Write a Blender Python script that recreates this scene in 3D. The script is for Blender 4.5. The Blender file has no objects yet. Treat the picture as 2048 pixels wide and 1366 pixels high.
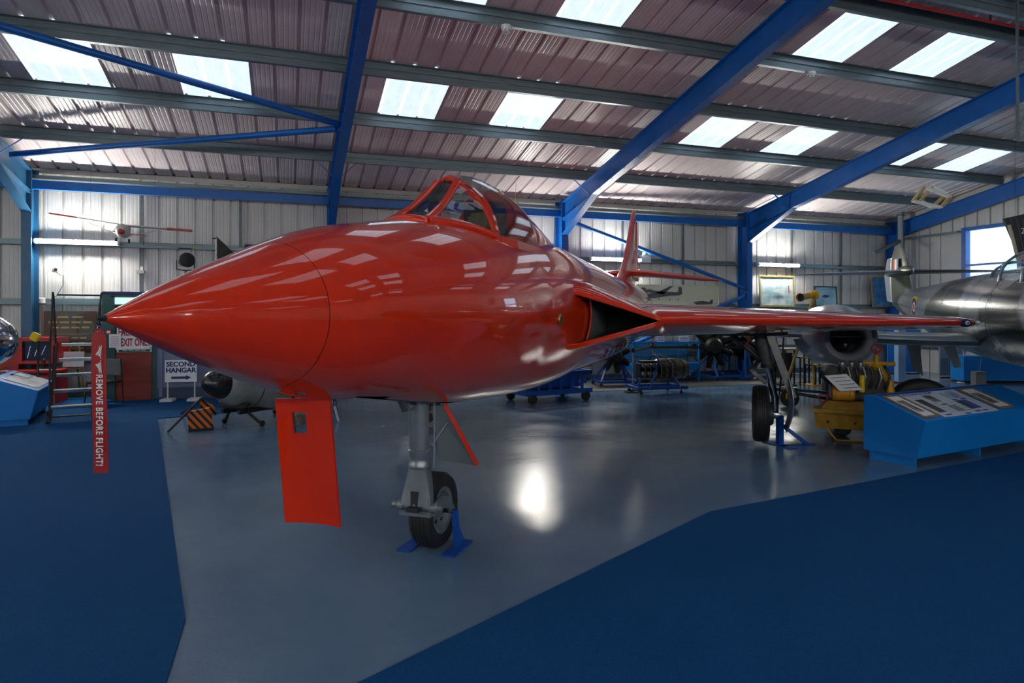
import bpy, bmesh, math, random
from mathutils import Vector, Matrix
random.seed(7)
C = bpy.context.scene.collection
SC = bpy.context.scene
PI = math.pi
R = math.radians

# ------------------------------------------------------------------ camera, world, exposure
YAW = 18.96
cam_d = bpy.data.cameras.new('camera'); cam = bpy.data.objects.new('camera', cam_d); C.objects.link(cam)
cam.location = (0, 0, 1.65); cam.rotation_euler = (R(90), 0, R(-YAW))
cam_d.sensor_width = 36; cam_d.lens = 36*1307/2048
cam_d.shift_y = -(683-632)/2048
cam_d.clip_start = .05; cam_d.clip_end = 200
SC.camera = cam
wd = bpy.data.worlds.new('world'); SC.world = wd; wd.use_nodes = True
wn = wd.node_tree.nodes; wn['Background'].inputs[0].default_value = (.62, .78, 1, 1); wn['Background'].inputs[1].default_value = 1.5
SC.view_settings.view_transform = 'Standard'; SC.view_settings.look = 'None'
SC.view_settings.gamma = 1; SC.view_settings.use_curve_mapping = False
SC.view_settings.exposure = 1.2
SKY_E = .58       # brightness of the translucent roof lights (daylight behind them)
TUBE_E = 140

# ------------------------------------------------------------------ materials
MATS = {}
def mat(name, col, rough=.5, metal=0, noise=0, scale=6, bump=0, coat=0, spec=.5, emit=0, alpha=1, trans=0, rvar=0, detail=4, col2=None, stretch=None, ior=None):
    if name in MATS: return MATS[name]
    m = bpy.data.materials.new(name); m.use_nodes = True
    nt = m.node_tree; b = nt.nodes['Principled BSDF']
    b.inputs['Base Color'].default_value = (*col, 1); b.inputs['Roughness'].default_value = rough
    b.inputs['Metallic'].default_value = metal; b.inputs['Specular IOR Level'].default_value = spec
    b.inputs['Coat Weight'].default_value = coat; b.inputs['Coat Roughness'].default_value = .03; b.inputs['Coat IOR'].default_value = 1.56
    b.inputs['Transmission Weight'].default_value = trans; b.inputs['Alpha'].default_value = alpha
    if ior: b.inputs['IOR'].default_value = ior
    if emit:
        b.inputs['Emission Color'].default_value = (*col, 1); b.inputs['Emission Strength'].default_value = emit
    if noise or bump or rvar or col2:
        tc = nt.nodes.new('ShaderNodeTexCoord'); mp = nt.nodes.new('ShaderNodeMapping')
        if stretch: mp.inputs['Scale'].default_value = stretch
        nz = nt.nodes.new('ShaderNodeTexNoise'); nz.inputs['Scale'].default_value = scale; nz.inputs['Detail'].default_value = detail
        nt.links.new(tc.outputs['Object'], mp.inputs[0]); nt.links.new(mp.outputs[0], nz.inputs['Vector'])
        if noise or col2:
            cr = nt.nodes.new('ShaderNodeValToRGB')
            c2 = col2 if col2 else tuple(max(0, c*(1-noise)) for c in col)
            cr.color_ramp.elements[0].position = .35; cr.color_ramp.elements[1].position = .68
            cr.color_ramp.elements[0].color = (*c2, 1); cr.color_ramp.elements[1].color = (*col, 1)
            nt.links.new(nz.outputs['Fac'], cr.inputs[0]); nt.links.new(cr.outputs[0], b.inputs['Base Color'])
            if emit: nt.links.new(cr.outputs[0], b.inputs['Emission Color'])
        if rvar:
            mr = nt.nodes.new('ShaderNodeMapRange'); mr.inputs['From Min'].default_value = .3; mr.inputs['From Max'].default_value = .7
            mr.inputs['To Min'].default_value = max(.02, rough-rvar); mr.inputs['To Max'].default_value = rough+rvar
            nt.links.new(nz.outputs['Fac'], mr.inputs['Value']); nt.links.new(mr.outputs[0], b.inputs['Roughness'])
        if bump:
            bp = nt.nodes.new('ShaderNodeBump'); bp.inputs['Strength'].default_value = bump; bp.inputs['Distance'].default_value = .01
            nt.links.new(nz.outputs['Fac'], bp.inputs['Height']); nt.links.new(bp.outputs[0], b.inputs['Normal'])
    MATS[name] = m
    return m

red = mat('red_gloss', (.62, .026, .002), .35, coat=1, noise=.04, scale=1.5, spec=.15)
redm = mat('red_satin', (.55, .014, .006), .38, noise=.08, scale=3)
blue = mat('steel_blue', (.003, .115, .44), .38, noise=.15, scale=5, spec=.5)
bluel = mat('display_blue', (.002, .19, .58), .45, spec=.3, noise=.06, scale=3)
bluet = mat('teal_blue', (.018, .10, .21), .38, noise=.12, scale=4)
rigblue = mat('rig_blue', (.003, .065, .34), .35, noise=.15, scale=8)
galv = mat('galvanised', (.19, .25, .28), .38, metal=.45, noise=.3, scale=12, stretch=(.3, 6, 6))
galvd = mat('galvanised_dark', (.16, .19, .21), .5, metal=.3, noise=.3, scale=9)
steel = mat('painted_silver', (.24, .27, .30), .34, metal=.55, noise=.15, scale=8)
chrome = mat('bare_metal', (.62, .65, .68), .12, metal=1, noise=.15, scale=5, rvar=.05)
dark = mat('dark_metal', (.03, .035, .04), .5, metal=.3, noise=.4, scale=20)
black = mat('black', (.008, .008, .009), .6)
blackg = mat('black_gloss', (.01, .011, .014), .14, coat=.5)
rubber = mat('rubber', (.012, .012, .013), .55, noise=.3, scale=15, bump=.1)
white = mat('white_paint', (.72, .72, .7), .5)
paper = mat('paper', (.78, .8, .82), .6)
yellow = mat('yellow_paint', (.62, .33, .01), .45, noise=.3, scale=10)
yellowg = mat('yellow_bright', (.75, .5, .01), .4)
green = mat('dark_green', (.01, .09, .06), .5)
brass = mat('brass', (.5, .36, .12), .35, metal=.8, noise=.3, scale=20)
wood = mat('wood', (.36, .2, .08), .5, noise=.4, scale=14, stretch=(1, 1, 6))
navy = mat('navy', (.007, .016, .13), .5)
orange = mat('orange', (.62, .13, .01), .5)
grey = mat('grey_paint', (.22, .25, .28), .5, noise=.1)
def glass_mat(name, tint=(.9, .96, 1), a=.22, rough=.02):
    if name in MATS: return MATS[name]
    m = bpy.data.materials.new(name); m.use_nodes = True; nt = m.node_tree
    for n in list(nt.nodes): nt.nodes.remove(n)
    o = nt.nodes.new('ShaderNodeOutputMaterial'); mx = nt.nodes.new('ShaderNodeMixShader'); tr = nt.nodes.new('ShaderNodeBsdfTransparent')
    gl = nt.nodes.new('ShaderNodeBsdfGlossy'); 
    ad = nt.nodes.new('ShaderNodeMath'); ad.operation = 'ADD'; ad.inputs[1].default_value = a*.3
    tr.inputs[0].default_value = (*tint, 1); gl.inputs['Roughness'].default_value = rough
    lw = nt.nodes.new('ShaderNodeLayerWeight'); lw.inputs[0].default_value = .25; pw_ = nt.nodes.new('ShaderNodeMath'); pw_.operation = 'POWER'; pw_.inputs[1].default_value = 2.5
    nt.links.new(lw.outputs['Facing'], pw_.inputs[0]); nt.links.new(pw_.outputs[0], ad.inputs[0]); nt.links.new(ad.outputs[0], mx.inputs[0]); nt.links.new(tr.outputs[0], mx.inputs[1]); nt.links.new(gl.outputs[0], mx.inputs[2])
    nt.links.new(mx.outputs[0], o.inputs[0]); MATS[name] = m
    return m
glass = glass_mat('clear_glass', (.86, .93, .95))
glassd = glass_mat('tinted_glass', (.35, .5, .52), .25)

# ------------------------------------------------------------------ geometry helpers
def at(px, py, zc):           # pixel + depth along the optical axis -> world point
    xc = (px-1024)/1307*zc; z = 1.65+(632-py)/1307*zc
    c, s = math.cos(R(YAW)), math.sin(R(YAW))
    return Vector((c*xc+s*zc, -s*xc+c*zc, z))
def onY(px, py, Y):
    d = at(px, py, 1) - Vector((0, 0, 1.65)); k = Y/d.y
    return Vector((0, 0, 1.65))+d*k
def onX(px, py, X):
    d = at(px, py, 1) - Vector((0, 0, 1.65)); k = X/d.x
    return Vector((0, 0, 1.65))+d*k
def onZ(px, py, z=0):
    d = at(px, py, 1) - Vector((0, 0, 1.65)); k = (z-1.65)/d.z
    return Vector((0, 0, 1.65))+d*k

class MB:
    def __init__(s): s.v = []; s.f = []; s.m = []; s.cur = 0
    def face(s, idx): s.f.append(tuple(idx)); s.m.append(s.cur)
    def add(s, vs, fs):
        o = len(s.v); s.v += [Vector(v) for v in vs]
        for f in fs: s.face([i+o for i in f])
        return s
    def box(s, c, d, rz=0, mtx=None):
        x, y, z = d[0]/2, d[1]/2, d[2]/2
        vs = [Vector(p) for p in ((-x,-y,-z),(x,-y,-z),(x,y,-z),(-x,y,-z),(-x,-y,z),(x,-y,z),(x,y,z),(-x,y,z))]
        m = Matrix.Translation(Vector(c)) @ (mtx if mtx else Matrix.Rotation(rz, 4, 'Z'))
        return s.add([m@v for v in vs], [(0,3,2,1),(4,5,6,7),(0,1,5,4),(1,2,6,5),(2,3,7,6),(3,0,4,7)])
    def beam(s, p, q, w, h=None, up=(0, 0, 1)):
        p, q = Vector(p), Vector(q); h = h or w; d = (q-p); L = d.length; d.normalize()
        u = Vector(up)
        if abs(d.dot(u)) > .99: u = Vector((0, 1, 0))
        a = d.cross(u).normalized(); b = a.cross(d).normalized()
        m = Matrix((( d.x, a.x, b.x, 0), (d.y, a.y, b.y, 0), (d.z, a.z, b.z, 0), (0, 0, 0, 1)))
        return s.box((p+q)/2, (L, w, h), mtx=m)
    def ibeam(s, p, q, depth, fl, up=(0, 0, 1), tf=.016, tw=.01):   # I-section, depth along up
        p, q = Vector(p), Vector(q); d = (q-p).normalized(); u = Vector(up); u = (u-d*u.dot(d)).normalized()
        for k in (-1, 1): s.beam(p+u*k*(depth/2-tf/2), q+u*k*(depth/2-tf/2), fl, tf, u)
        return s.beam(p, q, tw, depth-2*tf, u)
    def tube(s, pts, r, n=12, cap=True, closed=False):
        pts = [Vector(p) for p in pts]; rs = r if isinstance(r, (list, tuple)) else [r]*len(pts)
        o = len(s.v); N = len(pts); prev = None
        for i, p in enumerate(pts):
            if closed: t = pts[(i+1) % N]-pts[i-1]
            else: t = pts[min(i+1, N-1)]-pts[max(i-1, 0)]
            t.normalize()
            if prev is None:
                a = t.cross(Vector((0, 0, 1)));
                if a.length < .05: a = t.cross(Vector((1, 0, 0)))
            else: a = prev - t*prev.dot(t)
            a.normalize(); prev = a; b = t.cross(a)
            for k in range(n):
                an = 2*PI*k/n; s.v.append(p+(a*math.cos(an)+b*math.sin(an))*rs[i])
        for i in range(N if closed else N-1):
            for k in range(n):
                j = (i+1) % N
                s.face((o+i*n+k, o+i*n+(k+1) % n, o+j*n+(k+1) % n, o+j*n+k))
        if cap and not closed:
            s.face([o+k for k in range(n)][::-1]); s.face([o+(N-1)*n+k for k in range(n)])
        return s
    def lathe(s, prof, c=(0, 0, 0), axis=(0, 0, 1), n=24, cap=True):   # prof: (r, h) along axis
        ax = Vector(axis).normalized(); a = ax.cross(Vector((0, 0, 1)))
        if a.length < .05: a = ax.cross(Vector((1, 0, 0)))
        a.normalize(); b = ax.cross(a); c = Vector(c); o = len(s.v); N = len(prof)
        for r, h in prof:
            for k in range(n):
                an = 2*PI*k/n; s.v.append(c+ax*h+(a*math.cos(an)+b*math.sin(an))*max(r, 1e-4))
        for i in range(N-1):
            for k in range(n): s.face((o+i*n+k, o+i*n+(k+1) % n, o+(i+1)*n+(k+1) % n, o+(i+1)*n+k))
        if cap:
            s.face([o+k for k in range(n)][::-1]); s.face([o+(N-1)*n+k for k in range(n)])
        return s
    def poly(s, pts, off):       # polygon extruded by off
        pts = [Vector(p) for p in pts]; off = Vector(off); n = len(pts); o = len(s.v)
        s.v += pts+[p+off for p in pts]
        s.face([o+i for i in range(n)]); s.face([o+n+i for i in range(n)][::-1])
        for i in range(n): s.face((o+i, o+n+i, o+n+(i+1) % n, o+(i+1) % n))
        return s
    def loft(s, secs, closed=True, caps=True):
        n = len(secs[0]); o = len(s.v)
        for c in secs: s.v += [Vector(p) for p in c]
        for i in range(len(secs)-1):
            for k in range(n if closed else n-1):
                s.face((o+i*n+k, o+i*n+(k+1) % n, o+(i+1)*n+(k+1) % n, o+(i+1)*n+k))
        if caps:
            s.face([o+k for k in range(n)][::-1]); s.face([o+(len(secs)-1)*n+k for k in range(n)])
        return s
    def torus(s, c, Rr, r, axis=(0, 0, 1), n=24, k=8):
        ax = Vector(axis).normalized(); a = ax.cross(Vector((0, 0, 1)))
        if a.length < .05: a = ax.cross(Vector((1, 0, 0)))
        a.normalize(); b = ax.cross(a); c = Vector(c)
        return s.tube([c+(a*math.cos(2*PI*i/n)+b*math.sin(2*PI*i/n))*Rr for i in range(n)], r, k, closed=True)
    def sphere(s, c, r, n=16, sc=(1, 1, 1), m=10):
        c = Vector(c); o = len(s.v)
        pts = []
        for i in range(m+1):
            t = PI*i/m
            for k in range(n): pts.append(c+Vector((r*sc[0]*math.sin(t)*math.cos(2*PI*k/n), r*sc[1]*math.sin(t)*math.sin(2*PI*k/n), r*sc[2]*math.cos(t))))
        s.v += pts
        for i in range(m):
            for k in range(n): s.face((o+i*n+k, o+(i+1)*n+k, o+(i+1)*n+(k+1) % n, o+i*n+(k+1) % n))
        return s
    def build(s, name, mats, parent=None, smooth=None, off=None, subsurf=0, bevel=0):
        me = bpy.data.meshes.new(name)
        vs = s.v if off is None else [v-Vector(off) for v in s.v]
        me.from_pydata([tuple(v) for v in vs], [], s.f)
        if not isinstance(mats, (list, tuple)): mats = [mats]
        for m in mats: me.materials.append(m)
        if len(mats) > 1: me.polygons.foreach_set('material_index', s.m)
        bm = bmesh.new(); bm.from_mesh(me)
        bmesh.ops.remove_doubles(bm, verts=bm.verts, dist=1e-5)
        bmesh.ops.recalc_face_normals(bm, faces=bm.faces)
        if bevel: bmesh.ops.bevel(bm, geom=[e for e in bm.edges if e.is_manifold and e.calc_face_angle(0) > .5], offset=bevel, segments=2, affect='EDGES', clamp_overlap=True)
        if smooth:
            for f in bm.faces: f.smooth = True
            lim = R(smooth)
            for e in bm.edges:
                if e.is_manifold and e.calc_face_angle(0) > lim: e.smooth = False
        bm.to_mesh(me); bm.free()
        o = bpy.data.objects.new(name, me); C.objects.link(o)
        if parent: o.parent = parent
        if subsurf:
            sm = o.modifiers.new('s', 'SUBSURF'); sm.levels = subsurf; sm.render_levels = subsurf
        return o

def tag(o, label, cat, group=None, kind=None):
    o['label'] = label; o['category'] = cat
    if group: o['group'] = group
    if kind: o['kind'] = kind
    return o
def thing(name, label, cat, loc=(0, 0, 0), rz=0, group=None):
    o = bpy.data.objects.new(name, None); C.objects.link(o); o.empty_display_size = .1
    o.location = loc; o.rotation_euler = (0, 0, rz)
    return tag(o, label, cat, group)
def struct(name, mb, m, parent=None, **k):
    o = mb.build(name, m, parent, **k)
    if not parent: o['kind'] = 'structure'
    return o
def part(o, label): o['label'] = label; return o
def dup(root, label=None, loc=None, rz=None, group=None):
    def cp(o, par):
        c = o.copy(); C.objects.link(c); c.parent = par
        for ch in o.children: cp(ch, c)
        return c
    r = cp(root, None)
    if label: r['label'] = label
    if loc is not None: r.location = loc
    if rz is not None: r.rotation_euler = (0, 0, rz)
    if group: r['group'] = group
    return r
def text(body, size, m, parent, mtx, name='lettering', align='CENTER', ext=.0015, sx=1, bold=0, space=1):
    cu = bpy.data.curves.new(name, 'FONT'); cu.body = body; cu.size = size; cu.align_x = align; cu.align_y = 'CENTER'; cu.extrude = ext
    cu.offset = bold; cu.space_character = space; cu.resolution_u = 3
    t = bpy.data.objects.new(name, cu); C.objects.link(t)
    dg = bpy.context.evaluated_depsgraph_get(); me = bpy.data.meshes.new_from_object(t.evaluated_get(dg))
    bpy.data.objects.remove(t); me.transform(Matrix.Scale(sx, 4, (1, 0, 0))); me.transform(mtx)
    me.materials.clear(); me.materials.append(m)
    o = bpy.data.objects.new(name, me); C.objects.link(o); o.parent = parent
    return o
def frame_mtx(o, x, y):      # matrix with text x axis, y axis, origin o
    x = Vector(x).normalized(); y = Vector(y); y = (y-x*y.dot(x)).normalized(); z = x.cross(y)
    return Matrix(((x.x, y.x, z.x, o[0]), (x.y, y.y, z.y, o[1]), (x.z, y.z, z.z, o[2]), (0, 0, 0, 1)))
def interp(x, xs, ys):
    if x <= xs[0]: return ys[0]
    for i in range(len(xs)-1):
        if x <= xs[i+1]: return ys[i]+(ys[i+1]-ys[i])*(x-xs[i])/(xs[i+1]-xs[i])
    return ys[-1]
def catm(x, K, v):
    n = len(K)
    if x <= K[0]: return v[0]
    if x >= K[-1]: return v[-1]
    i = 0
    while x > K[i+1]: i += 1
    def g(j):
        if j == 0: return (v[1]-v[0])/(K[1]-K[0])
        if j == n-1: return (v[-1]-v[-2])/(K[-1]-K[-2])
        a, b = K[j]-K[j-1], K[j+1]-K[j]
        return ((v[j+1]-v[j])/b*a+(v[j]-v[j-1])/a*b)/(a+b)
    h = K[i+1]-K[i]; t = (x-K[i])/h
    return (2*t**3-3*t**2+1)*v[i]+(t**3-2*t**2+t)*h*g(i)+(-2*t**3+3*t**2)*v[i+1]+(t**3-t**2)*h*g(i+1)

#@@STRUCTURE
# ------------------------------------------------------------------ the hangar shell
XG, YB, YF, XL = 17.85, 15.5, -8.1, -10.6
COLS = [-10.4, -4.78, .93, 6.55, 12.13, 17.66]
RIDGE = 3.7; SL = .1908
def zr(y): return 4.62+SL*(15.45-y) if y >= RIDGE else 4.62+SL*(15.45-RIDGE)-SL*(RIDGE-y)

# floor: glossy grey-blue paint
fm = bpy.data.materials.new('painted_floor'); fm.use_nodes = True; nt = fm.node_tree; b = nt.nodes['Principled BSDF']
tc = nt.nodes.new('ShaderNodeTexCoord')
def NZ(sc, det, src, rough=.5):
    n = nt.nodes.new('ShaderNodeTexNoise'); n.inputs['Scale'].default_value = sc; n.inputs['Detail'].default_value = det; n.inputs['Roughness'].default_value = rough
    nt.links.new(src, n.inputs['Vector']); return n.outputs['Fac']
def RAMP(src, p0, c0, p1, c1):
    r = nt.nodes.new('ShaderNodeValToRGB'); r.color_ramp.elements[0].position = p0; r.color_ramp.elements[1].position = p1
    r.color_ramp.elements[0].color = (*c0, 1); r.color_ramp.elements[1].color = (*c1, 1); nt.links.new(src, r.inputs[0]); return r.outputs[0]
n1 = NZ(.7, 6, tc.outputs['Object']); n2 = NZ(9, 8, tc.outputs['Object'], .65); n3 = NZ(55, 3, tc.outputs['Object'])
nt.links.new(RAMP(n1, .3, (.09, .165, .26), .72, (.145, .235, .34)), b.inputs['Base Color'])
mr = nt.nodes.new('ShaderNodeMapRange'); mr.inputs['From Min'].default_value = .3; mr.inputs['From Max'].default_value = .7; mr.inputs['To Min'].default_value = .08; mr.inputs['To Max'].default_value = .26
nt.links.new(n1, mr.inputs['Value']); nt.links.new(mr.outputs[0], b.inputs['Roughness'])
ma = nt.nodes.new('ShaderNodeMath'); ma.operation = 'MULTIPLY_ADD'; ma.inputs[1].default_value = .25
nt.links.new(n3, ma.inputs[0]); nt.links.new(n2, ma.inputs[2])
bp = nt.nodes.new('ShaderNodeBump'); bp.inputs['Strength'].default_value = .16; bp.inputs['Distance'].default_value = .012
nt.links.new(ma.outputs[0], bp.inputs['Height']); nt.links.new(bp.outputs[0], b.inputs['Normal'])
b.inputs['Specular IOR Level'].default_value = .6
m = MB(); m.box(((XL+XG)/2, (YB+YF)/2, -.1), (XG-XL+.4, YB-YF+.4, .2)); struct('floor', m, fm)

# carpets
def carpet_mat(name, c):
    m = mat(name, c, .95, noise=.3, scale=160, bump=.5, spec=.15); return m
cpm = carpet_mat('carpet_pile', (.0018, .070, .21))
g1 = [onZ(*p) for p in ((315, 838), (322, 880), (371, 1241), (333, 1366))]
g1b = g1[-1]+(g1[-1]-g1[-2])*3
d_back = (onZ(389, 831.7)-onZ(313, 838.7)).normalized()
pl = [g1[0]+d_back*1.6, g1[0], g1[1], g1[2], g1[3], Vector((g1b.x, max(g1b.y, YF+.1), 0)), Vector((XL+.1, YF+.1, 0)), Vector((XL+.1, YB-.2, 0)), Vector((g1[0].x+1.9, YB-.2, 0))]
m = MB(); m.poly([Vector((p.x, p.y, .002)) for p in pl], (0, 0, .008))
tag(m.build('carpet', cpm), 'blue carpet on the left side, running from the exit doors to the foreground', 'carpet')
r0, r1, r2 = onZ(722, 1366), onZ(1420, 1025), onZ(2048, 905)
e0 = r0+(r0-r1)*1.2; e2 = r1+(r2-r1).normalized()*12.
pr = [Vector((e0.x, max(e0.y, YF+.1), 0)), r0, r1, Vector((XG-.2, r1.y+(XG-.2-r1.x)*(r2.y-r1.y)/(r2.x-r1.x), 0)), Vector((XG-.2, YF+.1, 0))]
m = MB(); m.poly([Vector((p.x, p.y, .002)) for p in pr], (0, 0, .008))
tag(m.build('carpet', cpm), 'blue carpet filling the foreground at lower right, edge running diagonally', 'carpet')

# cladding sheets (trough profile: flat with narrow ribs)
clad = mat('wall_cladding', (.60, .60, .58), .42, noise=.07, scale=2.5, spec=.5)
cladr = mat('roof_cladding', (.74, .66, .67), .36, noise=.1, scale=2.2, spec=.6)
def prof(w, dr=.042):   # offsets along width and height away from the room
    pts = []
    n = 3; p = w/n
    for i in range(n):
        x = i*p
        pts += [(x, 0), (x+.010, dr), (x+.048, dr), (x+.060, 0)]
        for j in range(4):
            xx = x+.060+(p-.060)*(j+.5)/4
            pts += [(xx-.012, 0), (xx, .004), (xx+.012, 0)]
    pts.append((w, 0)); return pts
def sheet(name, o, ax, al, outn, w, L, m, parent, cache={}):
    key = (name, round(w, 3), round(L, 3), m.name)
    if key not in cache:
        mb = MB(); P = prof(w); n = len(P)
        for x, h in P: mb.v.append(Vector((x, 0, h)))
        for x, h in P: mb.v.append(Vector((x, L, h)))
        for i in range(n-1): mb.face((i, i+1, n+i+1, n+i))
        me_o = mb.build(name, m, None); cache[key] = me_o.data; bpy.data.objects.remove(me_o)
    ob = bpy.data.objects.new(name, cache[key]); C.objects.link(ob); ob.parent = parent
    ax, al, outn = Vector(ax).normalized(), Vector(al).normalized(), Vector(outn).normalized()
    ob.matrix_local = Matrix(((ax.x, al.x, outn.x, o[0]), (ax.y, al.y, outn.y, o[1]), (ax.z, al.z, outn.z, o[2]), (0, 0, 0, 1)))
    return ob
# roof: opaque weather skin above, sheets and roof lights as pieces
skin = mat('roof_skin', (.3, .3, .3), .8)
m = MB()
for y0, y1 in ((RIDGE, YB+.2), (YF-.2, RIDGE)):
    m.poly([(XL-.2, y0, zr(y0)+.10), (XG+.2, y0, zr(y0)+.10), (XG+.2, y1, zr(y1)+.10), (XL-.2, y1, zr(y1)+.10)], (0, 0, .04))
ceil = struct('ceiling', m, skin)
skl = bpy.data.materials.new('roof_light_sheet'); skl.use_nodes = True; nt = skl.node_tree; b = nt.nodes['Principled BSDF']
tc = nt.nodes.new('ShaderNodeTexCoord'); mp = nt.nodes.new('ShaderNodeMapping'); mp.inputs['Scale'].default_value = (4, 1.6, 1)
nt.links.new(tc.outputs['Object'], mp.inputs[0]); nn = NZ(2.2, 6, mp.outputs[0], .6)
cc = RAMP(nn, .3, (.52, .64, .76), .7, (.62, .74, .86))
nt.links.new(cc, b.inputs['Emission Color']); b.inputs['Emission Strength'].default_value = SKY_E
b.inputs['Base Color'].default_value = (.5, .55, .58, 1); b.inputs['Roughness'].default_value = .4
PW = 1.045
ux = Vector((1, 0, 0))
PUR = [15.3, 13.6, 11.95, 10.3, 8.66, 7.2, 6.72, 5.5, 4.0]
sky_cols = {0, 2, 5, 7, 11, 13, 16, 18, -4, -6}
for k in range(-7, 21):
    x = -3.7+PW*k
    if x > XG-.05: break
    w = min(PW, XG-x)
    for side in (0, 1):
        Y = (lambda y: y) if side == 0 else (lambda y: 2*RIDGE-y)
        segs = [(15.45, 11.95, 0), (11.95, 10.3, 1), (10.3, 8.66, 0), (8.66, 7.2, 1), (7.2, 5.5, 0), (5.5, 4.0, 1), (4.0, RIDGE, 0)] if k in sky_cols else [(15.45, RIDGE, 0)]
        for ya, yb, isk in segs:
            A = Vector((x, Y(ya), zr(Y(ya)))); B = Vector((x, Y(yb), zr(Y(yb)))); al = (B-A); L = al.length
            n = Vector((0, SL if side == 0 else -SL, 1))
            if isk: sheet('roof_light', A, ux, al, n, w, L, skl, ceil)
            else: sheet('roof_sheet', A, ux, al, n, w, L, cladr, ceil)
# purlins: Z sections
for sgn in (0, 1):
    for j, y in enumerate(PUR):
        if j == 0: continue
        yy = y if sgn == 0 else 2*RIDGE-y
        z = zr(yy)-.004; s_ = 1 if sgn == 0 else -1
        for i in range(len(COLS)-1):
            m = MB(); xa, xb = COLS[i]+(.0 if i else .02), COLS[i+1]-.001
            m.box(((xa+xb)/2, yy, z-.105), (xb-xa, .006, .20)); m.box(((xa+xb)/2, yy+.035*s_, z-.204), (xb-xa, .075, .006)); m.box(((xa+xb)/2, yy-.035*s_, z-.004), (xb-xa, .075, .006))
            m.box(((xa+xb)/2, yy-.012*s_, z-.09), (xb-xa, .02, .03)); m.box(((xa+xb)/2, yy+.07*s_, z-.19), (xb-xa, .006, .03))
            struct('purlin', m, galv, ceil)
# rafters + haunches
COLM = []
def rz_(y): return zr(y)-.215
for i, x in enumerate(COLS):
    for s_ in (0, 1):
        Yf = (lambda y: y) if s_ == 0 else (lambda y: 2*RIDGE-y)
        m = MB(); d = .42; up = Vector((0, SL if s_ == 0 else -SL, 1)).normalized()
        A = Vector((x, Yf(15.05), rz_(Yf(15.05)))); B = Vector((x, RIDGE, rz_(RIDGE)))
        m.ibeam(A-up*d/2, B-up*d/2, d, .17, up)
        if i < 5:   # haunch: deep at the column, running out up the rafter
            H0 = Vector((x, Yf(15.0), A.z-.80)); H1 = Vector((x, Yf(13.3), rz_(Yf(13.3))-.42))
            m.poly([(x-.006, Yf(15.0), A.z-.42), tuple(H0-Vector((.006, 0, 0))), tuple(H1-Vector((.006, 0, 0)))], (.012, 0, 0))
            m.beam(H0, H1, .17, .016)
            m.beam((x, Yf(15.02), A.z-.85), (x, Yf(15.02), A.z+.02), .18, .02, up=(0, 1, 0))
            m.beam((x, Yf(14.3), rz_(Yf(14.3))-.36), (x, Yf(15), A.z-.45), .15, .012)
        for q in range(19):
            yq = Yf(14.6-q*.55); m.lathe([(.012, 0), (.012, .012)], (x-.05, yq, rz_(yq)-.432), (0, 0, -1), 6)
        struct('rafter', m, blue if i != 1 else bluet, ceil, smooth=30)
    for y in (15.0, 2*RIDGE-15.0):
        m = MB(); s_ = 1 if y > 0 else -1
        top = zr(y)-.15
        m.ibeam((x, y+s_*.21, 0), (x, y+s_*.21, top), .42, .17, (0, 1, 0))
        m.box((x, y+s_*.21, .01), (.3, .5, .02))
        COLM.append((m, i, y))
# knee struts
for x in COLS[1:5]:
    m = MB()
    for s_ in (-1, 1): m.beam((x, 13.5, zr(13.6)-.60), (x+s_*.42, 13.58, zr(13.6)-.20), .045, .012)
    struct('knee_brace', m, blue, ceil)
# eaves beams, roof and wall bracing
for i in range(len(COLS)-1):
    m = MB(); m.box(((COLS[i]+COLS[i+1])/2, 15.2, 4.23), (COLS[i+1]-COLS[i]-.03, .12, .17)); struct('eaves_beam', m, blue, ceil)
    m = MB(); m.box(((COLS[i]+COLS[i+1])/2, 15.34, 4.40), (COLS[i+1]-COLS[i]-.03, .2, .07)); struct('eaves_rail', m, galv, ceil)
def tie(p, q, r=.055, par=None):
    m = MB(); m.tube([p, q], r, 14); d = (Vector(q)-Vector(p)).normalized()
    for e, s_ in ((Vector(p), -1), (Vector(q), 1)): m.beam(e-d*s_*.05, e+d*s_*.10, .015, .09)
    struct('brace_tube', m, blue, par or ceil, smooth=40)
tie((.80, 11.75, zr(11.75)-.42), (-4.6, 13.9, zr(13.9)-.38)); tie((.80, 11.6, zr(11.6)-.40), (-4.6, 9.35, zr(9.35)-.40))
tie((-4.9, 11.75, zr(11.75)-.42), (-10.2, 14.95, zr(14.95)-.36))

# back wall
m = MB(); m.box(((XL+XG)/2, YB+.12, 2.4), (XG-XL+.4, .06, 4.9)); wb = struct('wall_back', m, skin)
for k in range(28):
    x = XL+PW*k; w = min(PW, XG-x)
    if w < .1: break
    sheet('wall_sheet', (x, YB, 0), ux, (0, 0, 1), (0, 1, 0), w, 4.62, clad, wb)
for z in (1.94, 3.13, .75):
    for i in range(len(COLS)-1):
        m = MB(); L = COLS[i+1]-COLS[i]-.2; cx = (COLS[i+1]+COLS[i])/2
        m.box((cx, YB-.08, z), (L, .15, .006)); m.box((cx, YB-.155, z-.03), (L, .006, .065)); m.box((cx, YB-.01, z+.03), (L, .006, .065))
        struct('wall_rail', m, galv, wb)
for i in range(len(COLS)-1):
    for f in (1/3, 2/3):
        x = COLS[i]+(COLS[i+1]-COLS[i])*f
        m = MB(); m.box((x, YB-.06, 3.1), (.05, .04, 2.2)); struct('sag_bar', m, galvd, wb)
for m, i, y in COLM:
    if y > 0: struct('column', m, blue if i != 1 else bluet, wb)
m = MB(); m.box(((XL+XG)/2, YB-.015, .06), (XG-XL, .02, .12)); struct('baseboard_back', m, galvd)
m = MB(); m.box(((XL+XG)/2, YB-.03, 4.56), (XG-XL, .03, .10)); struct('trim_1', m, mat('flashing', (.5, .5, .47), .5))
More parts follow.
